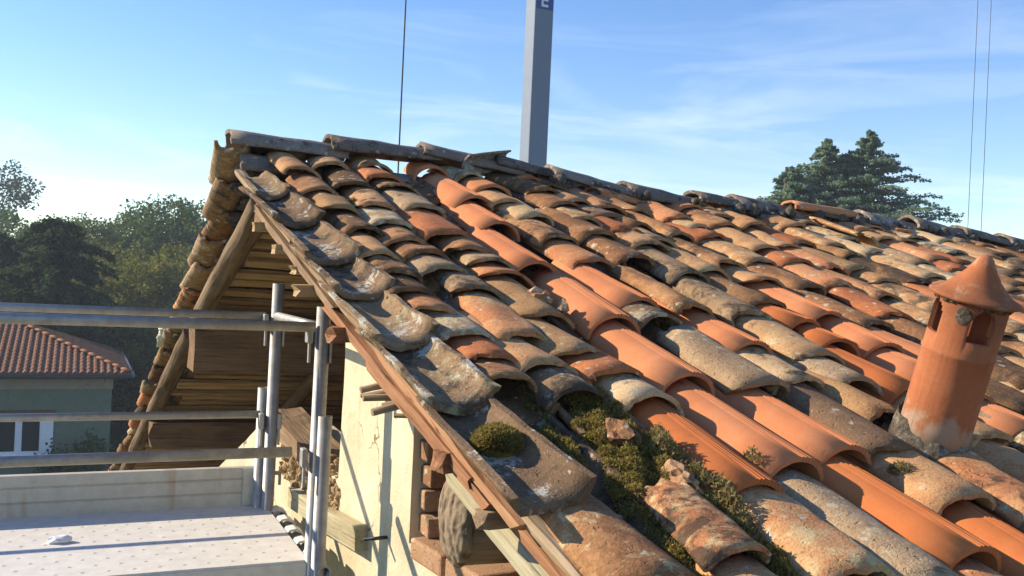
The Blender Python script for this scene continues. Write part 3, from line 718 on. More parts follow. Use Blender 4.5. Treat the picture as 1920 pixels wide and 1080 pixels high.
# ---- verge boards, lath ends, planks along the near verge
def vb(b0, b1, c0, c1, off0, off1, w, h, mat, **kw):
    p0 = (av(b0) + off0, b0, TAN * b0 - .9 * c0); p1 = (av(b1) + off1, b1, TAN * b1 - .9 * c1)
    return bar('verge_board', p0, p1, w, h, mat, near, upv=Vector((0, 0, 1)), **kw)
vb(3.80, 3.05, 1.10, 1.11, .00, .00, .035, .022, W_GREY, jit=.004, seed=1, ragged=.03)
vb(3.45, 2.55, 1.13, 1.13, -.015, -.025, .040, .024, W_GREY, jit=.004, seed=2, ragged=.04)
vb(2.95, 2.02, 1.105, 1.11, -.005, .00, .045, .022, W_GREY, jit=.005, seed=3, ragged=.04)
vb(2.62, 1.72, 1.145, 1.135, -.025, -.02, .040, .024, W_RED, jit=.004, seed=4, ragged=.03)
vb(2.25, 1.55, 1.105, 1.12, -.01, -.01, .045, .024, W_RED, jit=.005, seed=5, ragged=.05)
vb(2.30, 1.66, 1.165, 1.15, -.02, -.015, .036, .024, W_RED, jit=.004, seed=6, ragged=.03)
vb(1.88, 1.10, 1.165, 1.165, .015, .045, .034, .034, W_RED, jit=.003, seed=7, ragged=.01)
vb(1.80, 1.30, 1.10, 1.11, .0, .02, .05, .024, W_GREY, jit=.005, seed=8, ragged=.06)
bar('plank', (.775, 1.93, -.415), (.825, 1.49, -.572), .055, .035, W_PALE, near, jit=.004, seed=3, ragged=.02, upv=Vector((-.5, .3, 1)))
for (b, out, w, h, dz, m) in ((2.735, .09, .05, .035, 0, W_LATH), (2.46, .075, .055, .04, -.01, W_RED), (1.83, .06, .06, .04, 0, W_RED), (1.66, .045, .045, .035, -.02, W_GREY), (3.08, .06, .04, .03, 0, W_LATH), (3.30, .07, .04, .03, 0, W_LATH), (2.90, .05, .04, .025, 0, W_LATH)):
    p0 = Vector((av(b) - out, b, TAN * b - .9 * 1.155 + dz)); bar('lath_end', p0, p0 + Vector((.28, .02, .01)), w, h, m, near, jit=.004, seed=b, ragged=.02)
for k in range(7):                                   # fan of splintered sticks poking over the plaster
    p0 = Vector((av(2.22) - .075 + k * .006, 2.30 - k * .026, TAN * 2.22 - .9 * 1.205 - k * .007)); p0 += Vector((rng.uniform(-.02, .03), rng.uniform(-.008, .008), rng.uniform(-.01, .012))); log('stick', p0, p0 + Vector((.22, rng.uniform(-.05, .04), rng.uniform(.0, .05))), rng.uniform(.005, .010), .011, W_GREY, near, jit=.1, seed=k, k=8)

# ---- chimney
CB = Vector((1.915, 1.655, -.335)); axis = Vector((.012, -.285, 1)).normalized()
CM = frame(CB, CB + axis, Vector((-.75, .6, 0)))     # local y up the pot
CM = CM @ Matrix.Rotation(math.pi / 2, 4, 'X').inverted()   # local z up the pot
CM = CM @ Matrix.Rotation(R(-24), 4, 'Z')
chim = None
def pot_mesh():
    bm = bmesh.new(); r = .083; th = .011; H = .385; seg = 48
    z0, z1 = .285, .362; 
    zs = [0, .06, .12, .18, .236, .24, .246, .25, z0, .30, .315, .33, .345, .355, z1, .372, H]
    centers = [R(35), R(125), R(215), R(305)]; hw = R(21)
    def hole(th_, z):
        for c in centers:
            d = (th_ - c + math.pi) % (2 * math.pi) - math.pi
            if abs(d) < hw:
                zz = z1 - (1 - math.sqrt(max(0, 1 - (d / hw) ** 2))) * .034
                if z0 < z < zz: return True
        return False
    zs = sorted(set([round(x, 4) for x in zs] + [round(.285 + .006 * i, 4) for i in range(14)]))
    seg = 96; V = {}
    def rr(z): return r * (1.0 - .02 * z / H) + (.0025 if .238 < z < .248 else 0) + (.003 if z > .37 else 0)
    for L in (0, 1):
        for i, z in enumerate(zs):
            for j in range(seg):
                a = 2 * math.pi * j / seg; q = rr(z) - th * L; V[L, i, j] = bm.verts.new((q * math.cos(a), q * math.sin(a), z))
    solid = {}
    for i in range(len(zs) - 1):
        for j in range(seg): solid[i, j] = not hole(2 * math.pi * (j + .5) / seg, (zs[i] + zs[i + 1]) / 2)
    for (i, j), s in solid.items():
        if not s: continue
        j2 = (j + 1) % seg
        bm.faces.new((V[0, i, j], V[0, i, j2], V[0, i + 1, j2], V[0, i + 1, j])).smooth = True
        bm.faces.new((V[1, i + 1, j], V[1, i + 1, j2], V[1, i, j2], V[1, i, j])).smooth = True
        if i == 0 or not solid[i - 1, j]: bm.faces.new((V[1, i, j], V[1, i, j2], V[0, i, j2], V[0, i, j]))
        if i == len(zs) - 2 or not solid[i + 1, j]: bm.faces.new((V[0, i + 1, j], V[0, i + 1, j2], V[1, i + 1, j2], V[1, i + 1, j]))
        if not solid[i, j2]: bm.faces.new((V[0, i, j2], V[1, i, j2], V[1, i + 1, j2], V[0, i + 1, j2]))
        jm = (j - 1) % seg
        if not solid[i, jm]: bm.faces.new((V[1, i, j], V[0, i, j], V[0, i + 1, j], V[1, i + 1, j]))
    for w in [w for w in bm.verts if not w.link_faces]: bm.verts.remove(w)
    me = bpy.data.meshes.new('pot'); bm.to_mesh(me); bm.free(); return me
def lathe(P, seg=56):
    v = []; f = []
    for r, z in P:
        for j in range(seg): a = 2 * math.pi * j / seg; v.append((r * math.cos(a), r * math.sin(a), z))
    n = len(P)
    for i in range(n - 1):
        for j in range(seg): f.append((i * seg + j, i * seg + (j + 1) % seg, (i + 1) * seg + (j + 1) % seg, (i + 1) * seg + j))
    return mesh('lathe', v, f, True)
chim = obj('chimney', pot_mesh(), POT, house, CM)
cap = lathe([(.070, .372), (.094, .377), (.101, .380), (.103, .385), (.100, .389), (.086, .394), (.083, .3965), (.070, .404), (.0685, .4075), (.057, .417), (.0555, .4205), (.045, .431), (.0435, .435), (.034, .447), (.032, .452), (.023, .467), (.018, .477), (.010, .485), (.0, .487)])
obj('chimney_cap', cap, POT, chim, CM @ Matrix.Translation((0, 0, -.004)))
v = []; f = []; NR_ = 14; NS_ = 72
for i in range(NR_ + 1):
    t = i / NR_
    for j in range(NS_):
        a = 2 * math.pi * j / NS_; c, sn = math.cos(a), math.sin(a)
        edge = 1 + .16 * noise.noise(Vector((c * 2.1, sn * 2.1, 4)))
        rr_ = .078 + t * .040 * edge
        x, y = CB.x + rr_ * c, CB.y + rr_ * sn
        z = zc(x, y) + .030 * (1 - t) ** 1.5 - .095 * t ** 1.3 - .014
        d = noise.fractal(Vector((x * 38, y * 38, 2.5)), .9, 2.0, 4)
        v.append((x + d * .004 * c, y + d * .004 * sn, z + d * .007))
for i in range(NR_):
    for j in range(NS_): f.append((i * NS_ + j, (i + 1) * NS_ + j, (i + 1) * NS_ + (j + 1) % NS_, i * NS_ + (j + 1) % NS_))
obj('mortar_collar', mesh('collar', v, f, True), MORTAR, chim)
v = []; f = []
for k in range(34):
    a = 2 * math.pi * k / 34; me = lump_mesh(rng.uniform(.006, .013), 1, .6, 2.4, k + 350); p = CM @ Vector((.080 * math.cos(a), .080 * math.sin(a), .372)); o = len(v)
    v += [w.co + p for w in me.vertices]; f += [tuple(o + i for i in q.vertices) for q in me.polygons]; bpy.data.meshes.remove(me)
obj('cap_mortar', mesh('cap_mortar', v, f, True), MORTAR, chim, stuff=True)
CM = CM @ Matrix.Rotation(0, 4, 'Z')
aC = math.atan2(*(CM.inverted() @ Vector((0, 0, 0))).yx)
obj('mortar_patch', lump_mesh(.019, 2, .3, 2, 7, (.25, 1, 1.1)), MORTAR, chim, CM @ Matrix.Rotation(aC - .12, 4, 'Z') @ Matrix.Translation((.0815, 0, .343)))

# ------------------------------------------------------------------ moss, tufts and debris on the roof
def blades(pts, size, up_, spread, width=.25, seed=0):
    r = np.random.RandomState(seed); P = np.asarray(pts, float); n = len(P)
    d = np.asarray(up_, float) + r.normal(0, spread, (n, 3)); d /= np.linalg.norm(d, axis=1)[:, None]
    s = np.cross(d, r.normal(0, 1, (n, 3))); s /= np.linalg.norm(s, axis=1)[:, None]
    L = (size * r.uniform(.5, 1.3, n))[:, None]; w = L * width
    V = np.stack([P - s * w, P + s * w, P + d * L], 1).reshape(-1, 3)
    return fast_mesh(V, 3)
def fast_mesh(V, k):
    n = len(V) // k; me = bpy.data.meshes.new('leaves')
    me.vertices.add(len(V)); me.vertices.foreach_set('co', np.ascontiguousarray(V, np.float32).ravel())
    me.loops.add(n * k); me.loops.foreach_set('vertex_index', np.arange(n * k, dtype=np.int32))
    me.polygons.add(n); me.polygons.foreach_set('loop_start', np.arange(0, n * k, k, dtype=np.int32)); me.update(calc_edges=True); me.validate()
    return me
NS = (0, -math.sin(TH), math.cos(TH))
def moss_patch(cells, seed):
    r = np.random.RandomState(seed); pts = []
    for a, b, ra_, rb_, h, n in cells:
        t = r.uniform(0, 2 * np.pi, n); q = np.sqrt(r.uniform(0, 1, n))
        A = a + ra_ * q * np.cos(t); B = b + rb_ * q * np.sin(t)
        Z = TAN * B - .9 - .075 + h * (1 - q ** 2) + r.normal(0, .0035, n) + .012 * np.sin(A * 90 + B * 31) * np.sin(B * 77)
        pts.append(np.stack([A, B, Z], 1))
    return np.concatenate(pts)
cells = [(1.09, 1.98, .05, .10, 0.031, 3000), (1.13, 1.88, .05, .10, 0.031, 3000), (1.05, 1.78, .06, .10, 0.037, 3500), (1.10, 1.72, .06, .10, 0.041, 4000), (1.04, 1.64, .06, .10, 0.037, 4000), (1.11, 1.58, .06, .10, 0.039, 4000), (1.00, 1.55, .05, .09, 0.031, 2500), (1.12, 1.45, .05, .10, 0.034, 3000), (1.15, 1.32, .04, .10, 0.031, 2200), (1.00, 1.42, .04, .10, 0.025, 1800), (.985, 1.26, .03, .12, 0.019, 1500), (1.16, 1.14, .03, .12, 0.022, 1500), (.93, 1.72, .035, .10, 0.019, 1500), (1.10, 2.40, .05, .12, 0.025, 3000), (.90, 3.34, .035, .07, 0.037, 1200), (.97, 1.95, .03, .10, 0.000, 900), (.92, 2.24, .03, .12, 0.006, 900)]
ms = obj('moss', blades(moss_patch([c[:5] + (int(c[5] * 1.7),) for c in cells], 3), .0062, NS, 1.1, .34, 4), L_MOSS); tag(ms, 'green moss filling the gaps between the clay tiles', 'moss', kind='stuff')
cells2 = [(1.14, 1.66, .05, .10, .064, 1800), (1.16, 1.50, .045, .14, .060, 2000), (1.33, 1.60, .015, .05, .06, 300)]
ms2 = obj('moss', blades(moss_patch(cells2, 8), .010, NS, .75, .25, 5), L_DRY); tag(ms2, 'dry yellowish moss beside the bright orange ribbed tile', 'moss', kind='stuff')
def cushion(c, r, mat, n, label, seed, bl=.0065):
    e = empty('moss_cushion', c, label, 'moss cushion')
    core = lump_mesh(r * .86, 3, .22, 2.4, seed, (1, 1, .75)); obj('core', core, mat, e, Matrix.Translation(c))
    rs = np.random.RandomState(seed); d = rs.normal(0, 1, (n, 3)); d[:, 2] = np.abs(d[:, 2]) * .9 - .15; d /= np.linalg.norm(d, axis=1)[:, None]
    P = np.array(c) + d * r * np.array([1, 1, .78]) * rs.uniform(.82, 1.06, n)[:, None]
    obj('fronds', blades(P, bl, d, 1.0, .3, seed), mat, e, stuff=True)
cushion((.775, 1.72, -.315), .050, L_MOSS, 14000, 'round green moss cushion on the lichened verge tile above the plank', 21)
cushion((1.70, 1.54, -.375), .030, L_DRY, 900, 'small dry moss tuft at the foot of the terracotta chimney', 22)
for i, (a, b, h, s, lb) in enumerate(((1.07, 1.74, -.045, .042, 'broken brown tile lump in the moss, upper one of two'), (1.11, 1.57, -.05, .044, 'broken brown tile lump in the moss, lower one of two'))):
    tag(obj('tile_fragment', lump_mesh(s, 3, .55, 1.8, i + 3, (.8, 1.4, .7)), RUBBLE, None, Matrix.Translation((a, b, zc(a, b) + h))), lb, 'tile fragment')
for i in range(9):
    a = 1.21 + rng.uniform(-.03, .08); b = 2.44 + rng.uniform(-.05, .06)
    tag(obj('tile_fragment', lump_mesh(rng.uniform(.012, .026), 1, .5, 1.6, i + 30), RUBBLE, None, Matrix.Translation((a, b, zc(a, b) - .035 + rng.uniform(0, .02)))), 'small tile crumb in the gap left of the pink ribbed tiles', 'tile fragment', 'tile crumbs in the gap')

v = []; f = []
for k in range(1500):
    a1, a0, _ = cols[rng.randrange(len(cols))]; b = rng.uniform(.8, 3.9); a = a0 + (a1 - a0) * b / 4 + rng.gauss(0, .03)
    p = Vector((a, b, zc(a, b) - .085 + rng.uniform(-.012, .014))); me = lump_mesh(rng.uniform(.004, .013), 0, .0, 1, k, (rng.uniform(.6, 1.4), rng.uniform(.6, 1.4), .5)); o = len(v)
    v += [w.co + p for w in me.vertices]; f += [tuple(o + i for i in q.vertices) for q in me.polygons]; bpy.data.meshes.remove(me)
tag(obj('roof_debris', mesh('debris', v, f, False), RUBBLE), 'clay crumbs and dirt lying in the channels between the tiles', 'debris', kind='stuff')

# ------------------------------------------------------------------ scaffold
DZ = -.90
scf = empty('scaffold', (.70, 3.4, GROUND_Z), 'galvanised tube scaffold with guard rails and metal deck beside the gable', 'scaffold')
PF, PN = Vector((.690, 3.70, 0)), Vector((.705, 3.0, 0))
XL = -1.75
def post(p, top, sleeve):
    s = tube('post', (p.x - .03, p.y, GROUND_Z), (p.x + .012, p.y, top), .0235, GALV, scf, hollow=.82)
    tube('sleeve_tube', (p.x - .03 + sleeve.x, p.y + sleeve.y, GROUND_Z), (p.x + sleeve.x, p.y + sleeve.y, sleeve.z), .0235, GALV, scf, hollow=.82)
post(PF, -.02, Vector((-.02, .04, -.43))); post(PN, -.085, Vector((.026, -.022, -.435)))
for p in ((XL, 3.70), (XL, 3.0)): tube('post', (p[0], p[1], GROUND_Z), (p[0], p[1], -.05), .0235, GALV, scf)
tube('guard_rail', (XL, 3.735, -.135), (.66, 3.725, -.148), .0155, GALV, scf)
tube('guard_rail', (XL, 2.985, -.138), (.685, 2.985, -.150), .0165, GALV, scf)
tube('guard_rail', (XL, 3.735, -.535), (.655, 3.725, -.533), .0145, GALV, scf)
tube('guard_rail', (XL, 2.965, -.552), (.625, 2.965, -.545), .0165, GALV, scf)
tube('end_rail', (.705, 3.02, -.150), (.695, 3.66, -.146), .0165, GALV, scf)
tube('transom', (.745, 2.95, DZ - .035), (.745, 3.80, DZ - .035), .022, GALV, scf)
tube('transom', (.55, 2.98, DZ - .10), (.55, 2.98, GROUND_Z + .1), .02, GALV, scf)
for p, zt in ((PF, -.148), (PN, -.150), (PF, -.533), (PN, -.548)):
    for sx in (-1, 1):
        c = box('wedge_pocket', (p.x + sx * .034, p.y - .005, zt - .022), (.018, .042, .060), GALV, scf, bev=.004)
        v = []; f = []; box_vf((0, 0, -.055), (.007, .016, .075), v, f); obj('wedge_pin', mesh('pin', v, f, False), GALV, c, Matrix.Translation((p.x + sx * .034, p.y - .016, zt - .022)))
# deck
dk = box('deck_plank', ((XL + .70) / 2, 3.385, DZ - .004), (.70 - XL, .785, .008), DECK, scf)
dl = (.70 - XL)
for yy in (2.992, 3.778): box('edge_beam', ((XL + .70) / 2, yy, DZ - .036), (dl - .004, .010, .056), DECK, dk, bev=.002)
box('edge_beam', (.702, 3.385, DZ - .034), (.008, .77, .052), DECK, dk, bev=.002)
v = []; f = []
for i in range(34):
    for j in range(11):
        x = XL + .06 + i * .072 + (j % 2) * .036; y = 3.04 + j * .068
        if x > .67: continue
        o = len(v)
        for k in range(8): v.append((x + .0075 * math.cos(k * math.pi / 4), y + .0055 * math.sin(k * math.pi / 4), DZ + .0006))
        for k in range(8): v.append((x + .0042 * math.cos(k * math.pi / 4), y + .0030 * math.sin(k * math.pi / 4), DZ + .0018))
        for k in range(8): f.append((o + k, o + (k + 1) % 8, o + 8 + (k + 1) % 8, o + 8 + k))
obj('tread_rims', mesh('rims', v, f, False), DECK, dk, stuff=True)
for k in range(5):
    y = 3.07 + k * .155; P = [(.70, DZ - .012), (.712, DZ + .004), (.735, DZ + .008), (.760, DZ - .004), (.772, DZ - .03), (.770, DZ - .055)]
    v = []; f = []
    for (x, z) in P:
        for (dy, dz) in ((-.03, 0), (.03, 0), (.03, -.008), (-.03, -.008)): v.append((x + (dz * .5), y + dy, z + dz))
    for i in range(len(P) - 1):
        for j in range(4): f.append((i * 4 + j, i * 4 + (j + 1) % 4, (i + 1) * 4 + (j + 1) % 4, (i + 1) * 4 + j))
    f += [(0, 1, 2, 3), tuple(len(P) * 4 - 4 + i for i in (3, 2, 1, 0))]
    obj('deck_hook', mesh('hook', v, f, False), DECK, dk)
# toe board with pressed grooves
v = []; f = []
pr = [(0, 0), (.0, .045), (.006, .050), (.0, .055), (.0, .100), (.006, .105), (.0, .110), (.0, .150), (.012, .152)]
for x in (XL, .655):
    for (dy, z) in pr: v.append((x, 3.775 + dy, DZ + z))
    for (dy, z) in pr: v.append((x, 3.785 + dy, DZ + z))
n = len(pr)
for i in range(n - 1): f += [(i, 2 * n + i, 2 * n + i + 1, i + 1), (n + i + 1, 3 * n + i + 1, 3 * n + i, n + i)]
f += [(n - 1, 3 * n - 1, 4 * n - 1, 2 * n - 1), (0, n, 3 * n, 2 * n)]
tb = obj('toe_board', mesh('toe', v, f, False), TOE, scf)
box('end_bracket', (.635, 3.768, DZ + .075), (.05, .008, .148), TOE, tb, bev=.002)
box('end_bracket', (.70, 3.768, DZ + .125), (.10, .01, .016), GALV, tb, bev=.002)
box('end_bracket', (.752, 3.768, DZ + .104), (.012, .01, .055), GALV, tb, bev=.002)
tag(obj('mortar_blob', lump_mesh(.03, 2, .3, 2, 5, (1.3, .8, .45)), WHITE, None, Matrix.Translation((-.03, 3.40, DZ + .010))), 'white lump of mortar lying on the scaffold deck', 'mortar lump')
# pale pipe bend at the far verge
pb = empty('gutter_elbow', (.40, 6.25, -.35), 'cream pipe bend at the tiled verge just below the upper rails', 'pipe')
pp = [(.60, 6.25, -.315), (.53, 6.25, -.325), (.495, 6.25, -.345), (.475, 6.25, -.385), (.47, 6.25, -.43)]
for i in range(4): tube('pipe_piece', pp[i], pp[i + 1], .024, CREAM, pb, k=12, hollow=.9)

# ------------------------------------------------------------------ crane mast, rope and cables
MX, MY = .4324 * 25 + .02, .9016 * 25
ms_ = empty('crane_mast', (MX, MY, GROUND_Z), 'pale grey square crane mast rising behind the roof ridge', 'crane')
S_ = .56; face = math.atan2(-MY, -MX) + R(27)
mrot = Matrix.Rotation(face, 3, 'Z')
box('mast_column', (MX, MY, 9), (S_, S_, 30.4), MAST, ms_, bev=.03, rot=mrot)
mm = Matrix.Translation((MX, MY, 0)) @ mrot.to_4x4()
# local x = outward normal of the shaded face, y = to the right seen from outside is -y... sign sits flush
sg = obj('sign_panel', None or mesh('sign', *(lambda v, f: (box_vf((S_ / 2 + .004, 0, 9.3), (.008, S_ - .05, 3.72), v, f), (v, f))[1])([], []), False), SIGNBLUE, ms_, mm)
def letter(rects, zc_, yc):
    v = []; f = []
    for (u0, u1, w0, w1) in rects:       # u down the mast (reading direction), w = letter height towards the right
        box_vf((S_ / 2 + .012, yc + (w0 + w1) / 2, zc_ - (u0 + u1) / 2), (.008, abs(w1 - w0), abs(u1 - u0)), v, f)
    return mesh('letter', v, f, False)
W = .20
obj('letter_u', letter([(0, .06, .02, W), (.15, .215, 0, W), (.03, .15, 0, .055), (.012, .05, .005, .03)], 7.715, -.10), WHITE, sg, mm)
obj('letter_r', letter([(0, .06, 0, W), (.05, .14, .14, W), (.12, .15, .125, .185)], 7.90, -.10), WHITE, sg, mm)
def cable(name, x, y, r, z0, z1, label, cat, lean=0.0, group=None):
    o = obj(name, log_mesh(z1 - z0, r, r, n=1, k=8), DARKM, None, frame((x, y, z0), (x + lean, y, z1), Vector((0, 1, 0))))
    tag(o, label, cat, group)
cable('hoist_rope', .3027 * 15, .9614 * 15, .013, -6.1, 16, 'thick dark crane rope hanging left of the mast', 'rope')
cable('cable', .8581 * 30, .7056 * 30, .0085, -6.1, 24, 'thin dark vertical cable at far right, the left one of two', 'cable')
cable('cable', .8711 * 30, .6996 * 30, .0085, -6.1, 24, 'thin dark vertical cable at far right, the right one of two', 'cable')

# ------------------------------------------------------------------ trees
def quads(P, size, seed, flat=0.0, droop=None):
    r = np.random.RandomState(seed); n = len(P)
    d = r.normal(0, 1, (n, 3)); d[:, 2] *= (1 - flat)
    if droop is not None: d = d * .45 + droop
    d /= np.linalg.norm(d, axis=1)[:, None]
    s = np.cross(d, r.normal(0, 1, (n, 3)) + (np.array([0, 0, 2.5]) * flat)); s /= (np.linalg.norm(s, axis=1)[:, None] + 1e-6)
    L = (size * r.uniform(.6, 1.4, n))[:, None]; w = L * .42
    V = np.stack([P, P + d * L * .5 + s * w, P + d * L, P + d * L * .5 - s * w], 1).reshape(-1, 3)
    return fast_mesh(V, 4)
def limb(v, f, p0, p1, r0, r1, k=6):
    m = frame(p0, p1, Vector((.3, .8, .1))); L = (Vector(p1) - Vector(p0)).length; o = len(v)
    for y, r in ((0, r0), (L, r1)):
        for j in range(k): a = 2 * math.pi * j / k; v.append(tuple(m @ Vector((r * math.cos(a), y, r * math.sin(a)))))
    for j in range(k): f.append((o + j, o + k + j, o + k + (j + 1) % k, o + (j + 1) % k))
def decid(H, W_, seed, nl=22000, leaf=.15, base=.12):
    r = np.random.RandomState(seed); nc = 150
    C = []
    while len(C) < nc:
        p = r.uniform(-1, 1, 3); q = np.linalg.norm(p)
        if .45 < q < 1.0 + .15 * r.normal(): C.append(p)
    C = np.array(C); C *= np.array([W_ / 2, W_ / 2, H * (1 - base) / 2]); C[:, 2] += H * (1 + base) / 2
    wob = 1 + .22 * np.sin(C[:, 2] * 1.3 + seed) ; C[:, 0] *= wob
    rad = r.uniform(.32, .62, nc) * W_ / 6.5
    k = nl // nc
    G = r.normal(0, 1, (nc, k, 3)); G /= np.linalg.norm(G, axis=2)[:, :, None]; G *= (r.uniform(0, 1, (nc, k, 1)) ** .45) * 1.75
    P = (C[:, None, :] + G * rad[:, None, None] * np.array([1, 1, .75])).reshape(-1, 3)
    lm = quads(P, leaf, seed, .3)
    v = []; f = []; limb(v, f, (0, 0, 0), (.1, .05, H * .45), W_ * .035, W_ * .022, 8); limb(v, f, (.1, .05, H * .45), (.0, .1, H * .85), W_ * .022, W_ * .006, 6)
    for i in range(0, nc, 6): limb(v, f, (.05, .03, H * r.uniform(.25, .6)), tuple(C[i]), W_ * .010, W_ * .003, 5)
    return mesh('trunk', v, f, True), lm
def conifer(H, W_, seed, leaders=((0, 0, 1.0),), nb=90, leaf=.20, power=.8, dens=46, low=.08, tipdroop=.25, updir=.1):
    r = np.random.RandomState(seed); P = []; D = []; v = []; f = []
    for lx, ly, hs in leaders:
        hh = H * hs; limb(v, f, (lx * .3, ly * .3, 0), (lx, ly, hh * .5), W_ * .035, W_ * .02, 8); limb(v, f, (lx, ly, hh * .5), (lx * 1.1, ly * 1.1, hh), W_ * .02, W_ * .003, 6)
        for i in range(int(nb * hs)):
            t = low + (1 - low) * (r.uniform() ** .85); z = hh * t
            L = W_ / 2 * (1 - t) ** power * r.uniform(.42, 1.25) + .12
            az_ = r.uniform(0, 2 * np.pi); e = np.array([np.cos(az_), np.sin(az_), 0])
            k = int(dens * (.4 + L / (W_ / 2))); u = r.uniform(.12, 1, k) ** .8
            zz = z + updir * L * u - tipdroop * L * u ** 2
            base = np.array([lx * (.3 + .7 * min(1, t * 2)), ly * (.3 + .7 * min(1, t * 2)), 0])
            side = np.array([-e[1], e[0], 0])
            wid = .14 * L * (1.04 - u) + .02
            pt = base + e * (L * u)[:, None] + side * (r.normal(0, 1, k) * wid)[:, None]; pt[:, 2] += zz + r.normal(0, .035, k)
            P.append(pt); D.append(np.tile(e * .55 + np.array([0, 0, -.35]), (k, 1)))
            limb(v, f, tuple(base + np.array([0, 0, z])), tuple(base + e * L * .9 + np.array([0, 0, z + (updir - tipdroop * .8) * L * .9])), .012 * L + .01, .006, 4)
    P = np.concatenate(P); D = np.concatenate(D)
    return mesh('trunk', v, f, True), quads(P, leaf, seed, .5, D)
def tree(name, parts, lm, loc, rz, s, label, group=None, cat='tree'):
    e = empty(name, loc, label, cat, group); e.rotation_euler = (0, 0, rz); e.scale = (s, s, s)
    WM[e.name] = Matrix.Translation(loc) @ Matrix.Rotation(rz, 4, 'Z') @ Matrix.Scale(s, 4)
    for nm, me, mt in (('trunk', parts[0], TRUNK), ('crown', parts[1], lm)):
        o = bpy.data.objects.new(nm, me); COL.objects.link(o); o.parent = e
        if not me.materials: me.materials.append(mt)
        if me.materials[0] != mt: o.material_slots[0].link = 'OBJECT'; o.material_slots[0].material = mt
    return e
DV = [decid(9.5, 6.5, s) for s in (1, 2, 3, 4)]
DY = [decid(8.5, 6.0, s, base=.04) for s in (11, 12, 13)]
def at(dx, dy, D): return (dx * D, dy * D, GROUND_Z)
ORD = ['leftmost', 'second from left', 'third from left', 'fourth from left', 'fifth from left', 'sixth from left', 'seventh from left', 'eighth from left', 'ninth from left', 'tenth from left']
WOODG = 'trees of the wood behind the roofs'
for i, (dx, dy, D, s, rz, kind) in enumerate(sorted([
    (-.120, 1.155, 58, .98, .3, 0), (-.075, 1.135, 62, .99, 1.3, 1), (-.035, 1.118, 55, .98, 2.1, 2), (.000, 1.10, 58, .98, .9, 3),
    (.020, 1.092, 60, .98, 3.0, 0), (.045, 1.08, 56, 1.03, 4.0, 1), (.075, 1.067, 57, 1.09, 5.0, 2), (.105, 1.052, 55, 1.12, 1.0, 3), (.140, 1.035, 58, 1.12, 2.0, 0), (-.10, 1.145, 60, .90, 2.2, 3)], key=lambda t: t[0] / t[1])):
    tree('broadleaf_tree', DV[kind], L_GREEN, at(dx, dy, D), rz, s, 'green broadleaf tree of the back row left of the gable, ' + ORD[i], WOODG)
for i, (dx, dy, D, s, rz, kind) in enumerate(sorted([(.040, 1.083, 44, .86, .4, 0), (.065, 1.07, 42, .80, 1.6, 1), (.088, 1.06, 45, .88, 2.7, 2), (.115, 1.048, 43, .84, 3.9, 0), (.150, 1.03, 46, .84, 5.0, 1), (.06, 1.075, 36, .58, 5.2, 2), (.095, 1.058, 36, .58, .8, 0)], key=lambda t: t[0] / t[1])):
    tree('yellowing_tree', DY[kind], L_YELL, at(dx, dy, D), rz, s, 'yellowish green tree in front of the wood beside the gable, ' + ORD[i], 'yellowing trees by the gable')
CON = conifer(8.2, 8.2, 31, nb=300, leaf=.15, dens=200, power=.42, low=.02, tipdroop=.30)
tree('dark_conifer', CON, L_DARK, at(-.028, 1.114, 35), .5, .98, 'broad dark conifer behind the small house with hipped roof')
tree('dark_conifer', CON, L_DARK, at(-.085, 1.14, 38), 2.5, .92, 'dark conifer at the left edge, half out of frame')
tree('round_tree', DV[1], L_DARK, at(-.112, 1.152, 92), .7, 1.76, 'distant round dark treetop rising above the wood at far left')
CED = conifer(12.7, 20.0, 41, leaders=((-.75, .3, .965), (.75, -.35, 1.0), (-2.1, .6, .88), (.1, .2, .93)), nb=330, leaf=.085, dens=360, power=1.0, low=.40, tipdroop=.22, updir=.30)
tree('cedar_tree', CED, L_CEDAR, at(.7385, .7605, 35), .0, 1.0, 'blue green cedar with drooping branches behind the roof ridge')

# ------------------------------------------------------------------ the neighbour's house
nb_ = empty('neighbour_house', (-5.0, 33.6, GROUND_Z), 'low green rendered house with brown hipped tile roof at left', 'house')
EZ = -2.95; X1, Y0, Y1 = 1.42, 29.25, 37.9; XA = -11.5; AP = (-1.85, 33.55, -1.72); AP2 = (-8.0, 33.55, -1.72)
v = []; f = []
wy0, wx1 = 29.75, .95
def prism_walls(x0, x1, y0, y1, z0, z1):
    v = []; f = []; box_vf(((x0 + x1) / 2, (y0 + y1) / 2, (z0 + z1) / 2), (x1 - x0, y1 - y0, z1 - z0), v, f); return mesh('w', v, f, False)
nw = obj('wall', prism_walls(XA + .4, wx1, wy0, 37.4, GROUND_Z, -3.45), GREENWALL, nb_)
obj('frieze_band', prism_walls(XA + .37, wx1 + .03, wy0 - .03, 37.43, -3.45, -3.07), BEIGEWALL, nb_)
v = [(XA, Y0, EZ), (X1, Y0, EZ), (X1, Y1, EZ), (XA, Y1, EZ), AP2, AP]; v += [(x, y, z - .10) for x, y, z in v[:4]]
f = [(0, 1, 5, 4), (1, 2, 5), (2, 3, 4, 5), (3, 0, 4), (6, 7, 1, 0), (7, 8, 2, 1), (8, 9, 3, 2), (9, 6, 0, 3), (9, 8, 7, 6)]
NR = tile_mat('neighbour_tile', [(0.13, 0.065, 0.035), (0.22, 0.10, 0.055), (0.28, 0.15, 0.085)], (0.32, 0.25, 0.18), .66, .66, .3, hue=0.1)
NRH = tile_mat('neighbour_hip', [(0.28, 0.11, 0.05), (0.36, 0.15, 0.07), (0.40, 0.20, 0.10)], None, .66, .70, .3, hue=.2)
nr = obj('roof', mesh('nroof', v, f, False), NR, nb_)
